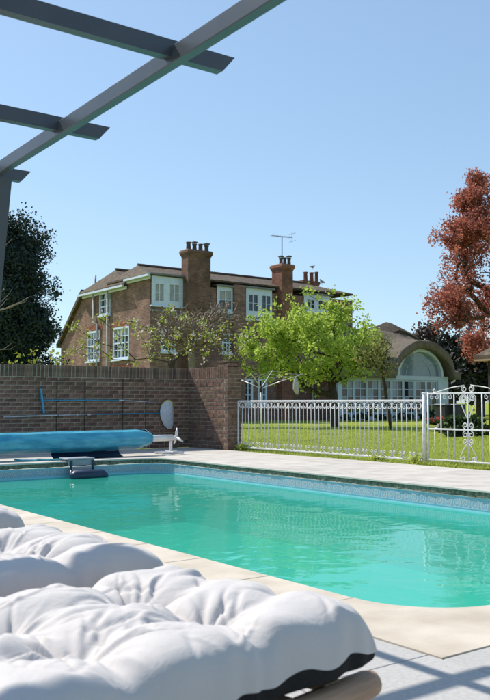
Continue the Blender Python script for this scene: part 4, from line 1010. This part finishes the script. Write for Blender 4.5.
# gutters, downpipes, vent pipe on the sunny side
def bar_x(y0, y1, z, name, m='white_paint', x=HX - .24, w=.06, h=.06): 
    mb = MB(); mb.box((x - w, y0, z - h), (x + w, y1, z + h)); return hp(mb, name, m)
bar_x(HY - .25, YA + .05, EA - .13, 'gutter', 'white_paint', h=.05); bar_x(YA + .12, YB + .3, EB - .13, 'gutter', 'white_paint', x=HX - .28, h=.05)
bar_x(HY - .1, YA + .05, EA - .20, 'fascia', 'white_paint', x=HX - .08, w=.03, h=.08); bar_x(YA + .1, YB + .1, EB - .2, 'fascia', 'white_paint', x=HX - .08, w=.03, h=.08)
def pipe(pts, r, name, m): mb = MB(); mb.tube(pts, r, 8); hp(mb, name, m, smooth=True)
y1 = on_x(95, 300, HX)[1]; y2 = on_x(109.3, 300, HX)[1]; zj = on_x(97, 322, HX)[2]
pipe([(HX - .1, y1, EB - .2), (HX - .1, y1, zj), (HX - .1, y1 - .45, zj - .12), (HX - .1, y1 - .45, 0)], .055, 'downpipe', 'gutter')
pipe([(HX - .1, y2, EB - .2), (HX - .1, y2, 0)], .06, 'downpipe', 'gutter')
mb = MB(); mb.box((HX - .2, y2 - .13, EB - .55), (HX - .02, y2 + .13, EB - .3)); hp(mb, 'rainwater_hopper', 'gutter')
pv = on_x(95.5, 275, HX + .3); pipe([(HX + .3, pv[1], EB - .05), (HX + .3, pv[1], pv[2])], .05, 'vent_pipe', 'lead')
# dormers
def dormer(px0, px1, py0, py1, wins, Yd, curtain=0, cap=.0):
    u0, u1, z0, z1 = rect_y(px0, px1, py0, py1, Yd)
    mb = wall_holes(1, Yd, u0, u1, z0, z1, [rect_y(*w, Yd) for w in wins], .06, -1)
    
    d = hp(mb, 'dormer', 'white_paint')
    mb = MB(); mb.box((u0, Yd + .08, z0), (u1, HY + 1.2, z1 - .002)); hp(mb, 'dormer_cheeks', 'tile', d)
    mb = MB(); mb.box((u0 - .12, Yd - .14, z1), (u1 + .12, HY + 1.3, z1 + .08)); hp(mb, 'dormer_cap', 'lead', d)
    mb = MB(); mb.box((u0 - .04, Yd - .06, z0 - .07), (u1 + .04, Yd + .08, z0)); hp(mb, 'dormer_sill', 'white_paint', d)
    for w in wins: window(1, Yd, -1, *rect_y(*w, Yd), 2, 2, depth=.06, fr=.05, bar=.025, curtain=curtain, sill=False)
YD = HY - .05
dormer(151.5, 184, 276, 306, [(154.5, 164.5, 283, 302), (169, 180, 284, 302.5)], YD, curtain=1)
dormer(217, 234, 287, 312, [(219, 232, 290, 310)], YD, curtain=.5)
dormer(246, 272, 289, 320, [(248, 258.5, 294, 312), (261.5, 271, 295, 313)], YD)
dormer(304, 330, 295, 312, [(307, 315, 299, 309), (318, 328, 300, 310)], YD)
mb = MB(); u = rect_y(234.5, 245.5, 285, 322, HY - .2); mb.box((u[0], HY - .2, 0), (u[1], HY + .5, u[3])); hp(mb, 'brick_pier', 'house_brick')
# chimneys
def chimney(px0, px1, Yf, depth, zbase, py_top, pots, m, cap=.085, caph=.36, potm='dark_pot', band=True):
    a = on_y(px0, 300, Yf); b = on_y(px1, 300, Yf); zt = on_y((px0 + px1) / 2, py_top, Yf)[2]
    x0, x1 = a[0], b[0]; Y0, Y1 = Yf, Yf + depth
    mb = MB(); mb.box((x0, Y0, zbase), (x1, Y1, zt - caph)); c = hp(mb, 'chimney', m)
    prof = [(0, 0), (cap * .45, .10), (cap, .18), (cap, .30), (cap * .4, caph)]
    mb = MB()
    for (d0, h0), (d1, h1) in zip(prof, prof[1:]):
        z0, z1 = zt - caph + h0, zt - caph + h1
        mb.add([(x0 - d0, Y0 - d0, z0), (x1 + d0, Y0 - d0, z0), (x1 + d0, Y1 + d0, z0), (x0 - d0, Y1 + d0, z0), (x0 - d1, Y0 - d1, z1), (x1 + d1, Y0 - d1, z1), (x1 + d1, Y1 + d1, z1), (x0 - d1, Y1 + d1, z1)], [(0, 1, 5, 4), (1, 2, 6, 5), (2, 3, 7, 6), (3, 0, 4, 7)])
    d = prof[-1][0]; mb.add([(x0 - d, Y0 - d, zt), (x1 + d, Y0 - d, zt), (x1 + d, Y1 + d, zt), (x0 - d, Y1 + d, zt)], [(0, 1, 2, 3)])
    hp(mb, 'corbel', m, c)
    for k, (pxp, pyp, r, cowl) in enumerate(pots):
        q = on_y(pxp, pyp, Yf + depth / 2); x = q[0]; y = Yf + depth / 2; h = q[2]
        mb = MB(); mb.tube([(x, y, zt - .05), (x, y, zt + .06), (x, y, h - .1), (x, y, h - .06), (x, y, h)], [r * 1.15, r, r * .85, r * 1.1, r * 1.05], 14); hp(mb, 'chimney_pot', potm[k % len(potm)] if isinstance(potm, list) else potm, c, True)
        if cowl:
            mb = MB(); mb.tube([(x, y, h + .06), (x, y, h + .09), (x, y, h + .14)], [r * 1.7, r * 1.6, r * .4], 14); 
            for t in (0, 2.1, 4.2): mb.tube([(x + r * math.cos(t), y + r * math.sin(t), h - .02), (x + r * math.cos(t), y + r * math.sin(t), h + .07)], .015, 5)
            hp(mb, 'cowl', 'lead', c)
    return c, zt, (x0 + x1) / 2
chimney(188, 210.5, HY - .5, .6, 0, 250, [(188.5, 242, .12, 0), (194.5, 244, .11, 1), (200.5, 244, .11, 0), (206.5, 245.5, .11, 1)], 'chimney_brick')
c2, zt2, xm2 = chimney(282, 293, HY - .4, .85, 0, 264, [(281, 258, .10, 1), (284.8, 257.5, .10, 0), (289, 258, .10, 1)], 'chimney_red')
chimney(303, 319, HY + 3.2, .7, 6, 281, [(305.5, 272, .13, 0), (311.5, 272.5, .13, 0), (316.5, 272, .12, 0)], 'chimney_red', .06, .3, ['clay', 'clay', 'clay'])
am = on_y(282, 237, HY + .2); mb = MB(); ax, ay, az = am; mb.tube([(ax, ay, zt2 - .1), (ax, ay, az)], .03, 6)
e0 = on_y(271.5, 235.5, HY + .2); e1 = on_y(292, 237.5, HY + .2); mb.tube([e0, e1], .016, 5); e0, e1 = np.array(e0), np.array(e1)
for t in np.linspace(.03, .95, 10):
    q = e0 + (e1 - e0) * t; l_ = .16 + .10 * t; mb.tube([q - np.array([0, l_, 0]), q + np.array([0, l_, 0])], .008, 4)
mb.tube([e1 + (0, 0, .28), e1 - (0, 0, .28)], .014, 4); mb.tube([e1 + (.05, .3, .2), e1 + (.0, -.3, .2)], .01, 4); mb.tube([e1 + (.05, .3, -.2), e1 + (.0, -.3, -.2)], .01, 4)
hp(mb, 'television_aerial', 'lead', c2)
# gulls
def gull(px, py, Y, yaw, label):
    p = on_y(px, py, Y); root = thing('gull', label, 'gull', p, 'gulls on the roof', yaw)
    mb = MB(); mb.tube([(-.30, 0, .13), (-.2, 0, .14), (-.1, 0, .16), (.03, 0, .17), (.12, 0, .19), (.17, 0, .25), (.205, 0, .275), (.24, 0, .272), (.27, 0, .262), (.31, 0, .25)], [.012, .035, .065, .075, .06, .035, .038, .03, .012, .004], 10)
    for s in (-1, 1): mb.tube([(0, s * .03, .12), (.0, s * .03, .0), (.04, s * .035, .0)], [.014, .009, .008], 5)
    mb.obj('body', 'gull_white', root, True)
    for s in (-1, 1):
        mb = MB(); mb.add([(.08, s * .062, .19), (-.1, s * .072, .20), (-.36, s * .03, .15), (-.1, s * .07, .13), (.06, s * .07, .15)], [(0, 1, 2, 3, 4)]); mb.obj('wing', 'lead', root)
gull(312.5, 269.5, HY + 3.55, R(20), 'grey gull standing on the red chimney pots'); gull(322, 284.5, 37.0, R(200), 'grey gull on the roof ridge right of the red chimney pots')
# bare twiggy tree before the house front
D = 31.5; sc = D / FPX; rgv = np.random.default_rng(61)
pts = np.concatenate([crown_points(rgv, at(196, 328, D), (60 * sc, 44 * sc, 30 * sc), 1300, 50, lobe_r=.30), crown_points(rgv, at(170, 330, D), (30 * sc, 30 * sc, 28 * sc), 320, 14), crown_points(rgv, at(225, 316, D), (28 * sc, 30 * sc, 20 * sc), 320, 14)])
make_tree('bare_twiggy_tree', 'spreading bare brown twiggy tree before the house front below the dormers', 'tree', trunk_line(rgv, gbase(196, D), at(192, 350, D), 5, .05), pts, .14, 'vine', None, 0, .1, .1, 62, .015, bend=.34, expo=.36)

# ================================================================== THATCHED GARDEN ROOM
GY = 33.0
gr = thing('garden_room', 'pale blue garden room with thatched roof and arched window', 'garden room', (30, GY + 2, 0))
def gp_(mb, name, m, parent=gr, smooth=False):
    o = mb.obj(name, m, smooth=smooth); o.parent = parent
    o.matrix_parent_inverse = Matrix.Translation(gr.location).inverted() if parent is gr else Matrix.Identity(4); return o
gx0 = on_y(337, 400, GY)[0]; gx1 = on_y(447, 400, GY)[0]; acx = on_y(417.5, 376, GY)[0]
ax0 = on_y(395, 376, GY)[0]; ax1 = on_y(440.5, 376, GY)[0]; aw = (ax1 - ax0) / 2; acx = (ax0 + ax1) / 2
az0 = on_y(417, 376, GY)[2]; ah = on_y(417, 349.5, GY)[2] - az0
ez = az0 - .18
# thatch as a thick lofted sheet
tx = np.linspace(gx0 - .7, gx1 + .55, 120); ty = np.linspace(GY - .6, GY + 6.8, 84); TX, TY = np.meshgrid(tx, ty, indexing='ij')
def smin(a, b, k=.5): h = np.clip(.5 + .5 * (b - a) / k, 0, 1); return b * (1 - h) + a * h - k * h * (1 - h)
def smax(a, b, k=.35): return -smin(-a, -b, k)
dl = TX - tx[0]; dr = tx[-1] - TX; df = TY - ty[0]; db = ty[-1] - TY
dd = smin(smin(dl * 1.0, dr * 1.5, .8), smin(df * 1.05, db * 1.0, .8), .8)
ZT = ez + .42 + .95 * smin(dd, np.full_like(dd, 2.6), .6)
ar = ez + .40 + (ah + .25) * np.sqrt(np.clip(1 - ((TX - acx) / (aw + .55)) ** 2, 0, 1)) + .0 * TY
ZT = smax(ZT, np.where(TY < GY + 4, ar + .12 * (TY - ty[0]), -5), .3)
rgt = np.random.default_rng(2)
ZT += .03 * np.sin(TX * 5 + TY * 2) * np.sin(TY * 4) + rgt.normal(0, .012, ZT.shape)
thk = .36
ar2 = ez + (ah + .22) * np.sqrt(np.clip(1 - ((TX - acx) / (aw + .16)) ** 2, 0, 1))
ZB = np.minimum(ZT - .12, np.maximum(np.where(np.abs(TX - acx) < aw + .16, ar2, ez), ZT - thk - .2))
ZB = np.minimum(ZB, ZT - .12)
nx, ny = TX.shape; top = np.stack([TX, TY, ZT], -1).reshape(-1, 3); bot = np.stack([TX, TY, ZB], -1).reshape(-1, 3)
q = (np.arange(nx - 1)[:, None] * ny + np.arange(ny - 1)[None]).ravel(); qt = np.stack([q, q + ny, q + ny + 1, q + 1], -1); K = nx * ny
bd = list(range(0, K - ny, ny)) + list(range(K - ny, K - 1)) + list(range(K - 1, ny - 1, -ny)) + list(range(ny - 1, 0, -1)); bd = np.array(bd); b2 = np.roll(bd, -1)
quads = np.concatenate([qt, qt[:, ::-1] + K, np.stack([bd, bd + K, b2 + K, b2], -1)])
o = under(link('thatch_roof', npmesh('thatch_roof', np.concatenate([top, bot]), quads), 'thatch', None, True), gr); 
# ridge cap: a thicker saddle of thatch
rd = [on_y(px, py, GY + 2.9) for px, py in ((360, 333), (368, 328.5), (378, 325.5), (386, 322), (391, 323), (398, 326.5), (406, 330.5), (411, 334))]
prof = [(-1.05, -.55), (-.55, -.24), (0, 0), (.55, -.24), (1.05, -.55), (1.0, -.8), (0, -.45), (-1.0, -.8)]
vs = [(p[0], GY + 2.9 + a, p[2] + b) for p in rd for a, b in prof]; m_ = len(prof)
fs = [(i * m_ + j, i * m_ + (j + 1) % m_, (i + 1) * m_ + (j + 1) % m_, (i + 1) * m_ + j) for i in range(len(rd) - 1) for j in range(m_)] + [tuple(range(m_)), tuple(range((len(rd) - 1) * m_, len(rd) * m_))]
mb = MB(); mb.add(vs, fs); fix(gp_(mb, 'ridge_cap', 'thatch_dark'))
# walls: fascia beam, plinth, corner piers, glazed bays
mb = MB(); mb.box((gx0, GY - .10, ez - .06), (gx1, GY + .06, ez + .18)); gp_(mb, 'fascia_beam', 'blue_paint')
mb = MB(); mb.box((gx0, GY - .05, -.1), (gx1, GY + .1, .28)); gp_(mb, 'plinth', 'blue_paint')
mb = MB(); cx_ = on_y(437, 400, GY)[0]; mb.box((cx_, GY - .12, -.1), (gx1, GY + .25, ez - .06)); gp_(mb, 'corner_pier', 'blue_paint')
mb = MB(); mb.box((gx0 - .05, GY - .12, -.1), (gx0 + .25, GY + .25, ez - .06)); gp_(mb, 'corner_pier', 'blue_paint')
mb = MB(); mb.box((gx0 + .02, GY + .3, -.1), (gx0 + .22, GY + 6, ez + .1)); mb.box((gx1 - .22, GY + .3, -.1), (gx1 - .02, GY + 6, ez + .1)); mb.box((gx0, GY + 5.8, -.1), (gx1, GY + 6, ez + .1)); gp_(mb, 'rear_walls', 'house_brick')
mb = MB(); mb.box((gx0 + .3, GY + 2.4, 0), (gx1 - .3, GY + 2.5, ez + 1.4)); gp_(mb, 'inner_wall', 'curtain')
mb = MB(); mb.box((gx0 + .22, GY + .11, -.03), (gx1 - .22, GY + 5.8, .0)); gp_(mb, 'floor', 'joint')
bays = np.linspace(gx0 + .26, cx_ - .01, 9)
for k, (a, b) in enumerate(zip(bays, bays[1:])):
    mb = MB(); y0, y1_ = GY - .04, GY + .03; z0, z1 = .29, ez - .07; f = .085
    mb.box((a + .004, y0, z0), (a + f, y1_, z1)); mb.box((b - f, y0, z0), (b - .004, y1_, z1)); mb.box((a + f, y0, z0), (b - f, y1_, z0 + f)); mb.box((a + f, y0, z1 - f), (b - f, y1_, z1))
    d = gp_(mb, 'glazed_door', 'blue_paint'); cols, rows = 2, 4
    for c_ in range(1, cols):
        u = a + f + (b - a - 2 * f) * c_ / cols; mb = MB(); mb.box((u - .016, y0 + .012, z0 + f), (u + .016, y1_ - .01, z1 - f)); gp_(mb, 'glazing_bar', 'white_paint', d)
    for r_ in range(1, rows):
        z = z0 + f + (z1 - z0 - 2 * f) * r_ / rows; mb = MB(); mb.box((a + f, y0 + .014, z - .014), (b - f, y1_ - .012, z + .014)); gp_(mb, 'glazing_bar', 'white_paint', d)
    for c_ in range(cols):
        for r_ in range(rows):
            ua = a + f + (b - a - 2 * f) * c_ / cols; ub = a + f + (b - a - 2 * f) * (c_ + 1) / cols; za = z0 + f + (z1 - z0 - 2 * f) * r_ / rows; zb = z0 + f + (z1 - z0 - 2 * f) * (r_ + 1) / rows
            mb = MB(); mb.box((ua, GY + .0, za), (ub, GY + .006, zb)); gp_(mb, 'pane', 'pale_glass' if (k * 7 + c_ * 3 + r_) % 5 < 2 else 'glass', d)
# arched window
def el(t, da): return (acx + (aw + da) * math.cos(t), az0 + (ah + da) * math.sin(t))
ts = np.linspace(0, math.pi, 33)
mb = MB()
for da, db_, y0, y1_ in ((.02, -.14, GY - .22, GY + .04),):
    vs = []
    for t in ts: vs += [(el(t, da)[0], y0, el(t, da)[1]), (el(t, db_)[0], y0, el(t, db_)[1]), (el(t, db_)[0], y1_, el(t, db_)[1]), (el(t, da)[0], y1_, el(t, da)[1])]
    fs = [(i * 4 + j, i * 4 + (j + 1) % 4, (i + 1) * 4 + (j + 1) % 4, (i + 1) * 4 + j) for i in range(32) for j in range(4)]; mb.add(vs, fs)
aw_ = fix(gp_(mb, 'arched_window', 'white_paint'))
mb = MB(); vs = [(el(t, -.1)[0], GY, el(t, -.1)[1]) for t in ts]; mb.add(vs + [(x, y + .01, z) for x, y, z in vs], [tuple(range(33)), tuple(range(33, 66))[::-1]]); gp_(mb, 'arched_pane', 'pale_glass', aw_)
mb = MB(); mb.tube([(acx + .55 * aw * math.cos(t), GY - .02, az0 + .6 * ah * math.sin(t)) for t in np.linspace(0, math.pi, 20)], .014, 5); gp_(mb, 'glazing_bar', 'white_paint', aw_)
for t in (R(35), R(65), R(90), R(115), R(145)):
    mb = MB(); mb.tube([(acx + .55 * aw * math.cos(t), GY - .02, az0 + .6 * ah * math.sin(t)), (el(t, -.12)[0], GY - .02, el(t, -.12)[1])], .012, 5); gp_(mb, 'glazing_bar', 'white_paint', aw_)

# ================================================================== OUTBUILDING AT THE RIGHT EDGE
oc = at(488.5, 402, 22.0); ox, oy = oc[0], oc[1]; ezz = 2.02
ob = thing('outbuilding', 'small dark brick outbuilding with tiled roof at the right edge', 'outbuilding', (ox + 1.5, oy - 1.5, 0))
part(MB().box((ox, oy - 3, -.1), (ox + 3, oy, ezz)), 'wall', 'shed_brick', ob)
fix(part(hip(ox - .24, ox + 3.3, oy - 3.3, oy + .24, ezz + .08, 3.3, oy - 1.5, ox + 1.2, ox + 1.8), 'roof', 'tile', ob))
part(MB().box((ox - .25, oy - 3.31, ezz - .06), (ox + 3.31, oy + .25, ezz - .015)), 'eaves_board', 'wood', ob)

# ================================================================== ROTARY AIRER
D = 25.1; hb = at(261, 388.5, D); b0 = np.array([hb[0], hb[1], -.03])
ra = thing('rotary_airer', 'grey rotary clothes airer with four raised arms on the lawn', 'clothes airer', b0)
mb = MB(); mb.tube([b0, hb], .028, 10); part(mb, 'pole', 'alu', ra, True)
mb = MB(); mb.tube([hb - (0, 0, .12), hb + (0, 0, .06)], .05, 12); part(mb, 'hub', 'black', ra, True)
ends = []
for px, py, dd_ in ((251, 373.5, -1.2), (272.5, 370.5, 1.2), (241, 380, .4), (303, 374, -.3)):
    e = at(px, py, D + dd_); ends.append(e); mb = MB(); mb.tube([hb, (hb + e) / 2 + np.array([0, 0, .01]), e], .011, 8); part(mb, 'arm', 'alu', ra, True)
ringo = [ends[0], ends[2], ends[1], ends[3]]
for t in (.98, .8, .62):
    mb = MB(); q = [hb + (e - hb) * t for e in (ends[0], ends[2], ends[1], ends[3])]
    for a, b in zip(q, q[1:] + q[:1]): mb.tube([a, (a + b) / 2 - np.array([0, 0, .03]), b], .0025, 4)
    part(mb, 'line', 'cord', ra)
pb = hb + (ends[3] - hb) * .82
mb = MB(); x, y, z = pb
mb.tube([(x, y, z), (x, y, z - .06), (x + .01, y, z - .16), (x + .02, y, z - .34), (x + .06, y, z - .47), (x + .08, y, z - .52)], [.012, .04, .075, .09, .06, .02], 10)
tag(mb.obj('peg_bag', 'cloth_white', smooth=True), 'white cloth peg bag hanging from the airer arm under the tree', 'peg bag')

# ================================================================== BEDS, SMALL PLANTS
def plant(name, label, cat, c, rad, n, m, size, seed, group=None, flower=None):
    rg = np.random.default_rng(seed); root = thing(name, label, cat, (c[0], c[1], -.03), group)
    pts = crown_points(rg, (c[0], c[1], rad[2] * .6), rad, n, 9); pts = pts[pts[:, 2] > 0]
    under(link('foliage', leaf_mesh('foliage', pts, size, rg), m), root)
    ed = [(np.array([c[0], c[1], -.03]), p, .010, .004) for p in pts[:: max(1, n // 40)]]; under(link('stems', frusta(ed, 'stems', 4), 'bark'), root)
    if flower:
        p2 = pts[rg.integers(0, len(pts), flower[1])] + np.array([0, 0, rad[2] * .25]); under(link('bloom', leaf_mesh('bloom', p2, flower[2], rg), flower[0]), root)
c = on_z(466, 437, 0); plant('shrub', 'dark rounded shrub on the lawn behind the gate', 'shrub', c, (.75, .75, .40), 1300, 'leaf_mid', .08, 71)
c = on_z(449, 434, 0); plant('flowering_plant', 'low plant with white flowers on the lawn seen through the gate', 'plant', c, (.55, .5, .16), 420, 'leaf_mid', .07, 72, None, ('flower_white', 160, .09))
c = on_z(436, 424.5, 0); plant('red_flowers', 'small red flowering plant at the lawn edge by the garden room', 'plant', c, (.5, .5, .2), 260, 'leaf_mid', .08, 73, None, ('flower_red', 120, .10))
for k, px in enumerate((345, 356, 366, 377, 388, 399, 410, 421, 431)):
    X = on_y(px, 415, GY - .7)[0]
    plant('border_plant', f'low green border plant before the garden room, {["first","second","third","fourth","fifth","sixth","seventh","eighth","ninth"][k]} from the left', 'plant', (X, GY - .7 - .2 * (k % 2)), (.42, .3, .22 + .05 * (k % 3)), 240, 'leaf_mid', .08, 80 + k, 'border plants before the garden room')
# dark planters beside the garden room
for px, w, lb in ((444, .55, 'dark planter box beside the garden room pier'), (456, .7, 'dark bin store seen through the gate bars')):
    p = at(px, 402, 40.0); mb = MB(); t = thing('planter_box', lb, 'planter', (p[0], p[1], 0))
    part(MB().cbox((p[0] - w / 2, p[1] - .3, -.02), (p[0] + w / 2, p[1] + .3, .78), .02), 'box', 'black', t)
    part(MB().cbox((p[0] - w / 2 - .03, p[1] - .33, .78), (p[0] + w / 2 + .03, p[1] + .33, .83), .01), 'lid', 'grey_plastic', t)

# ================================================================== GRASS
rg = np.random.default_rng(90); N = 230000
f = 11.5 + (rg.uniform(0, 1, N) ** 1.7) * 22; u = rg.uniform(-.12, .34, N)
x = FW[0] * f + RT[0] * u * f; y = FW[1] * f + RT[1] * u * f
ok = (x > LX0 + .01) & ~((x < WX + WTH + .02) & (y > WEND - .02)) & (y < HY - 1)
x, y, f = x[ok], y[ok], f[ok]; N = len(x); h = rg.uniform(.025, .06, N) * (1 + .45 * np.sin(x * 2.1 + np.sin(y * 3.1)) * np.sin(y * 1.7 + np.sin(x * 2.7))); w = .0045 + .00042 * f; a = rg.uniform(0, 6.28, N)
z0 = lawn_z(x, y) - .004; lean = rg.normal(0, .55, (N, 2)) * h[:, None]
A = np.stack([x + w * np.cos(a), y + w * np.sin(a), z0], -1); B = np.stack([x - w * np.cos(a), y - w * np.sin(a), z0], -1); T = np.stack([x + lean[:, 0], y + lean[:, 1], z0 + h], -1)
me = npmesh('grass', np.stack([A, B, T], 1).reshape(-1, 3), np.arange(N * 3).reshape(-1, 3)); tag(link('grass', me, 'grass_blade'), kind='stuff')
# weeds along the foot of the railings
def tuft(y, n, hh, label, seed):
    rg = np.random.default_rng(seed); root = thing('grass_tuft', label, 'grass tuft', (FX, y, -.03), 'tufts along the railings')
    pts = np.stack([FX + rg.normal(0, .05, n), y + rg.normal(0, .07, n), rg.uniform(.0, hh, n)], -1)
    under(link('blades', leaf_mesh('blades', pts, .025, rg, 3.0), 'grass_blade'), root)
tuft(FY1 + .16, 190, .11, 'green weed tuft at the foot of the gate post', 101); tuft(FY1 + .95, 110, .07, 'small weed tuft halfway along the near railings', 102); tuft(FY0 - .15, 260, .10, 'weeds at the foot of the railings by the brick pier', 103)
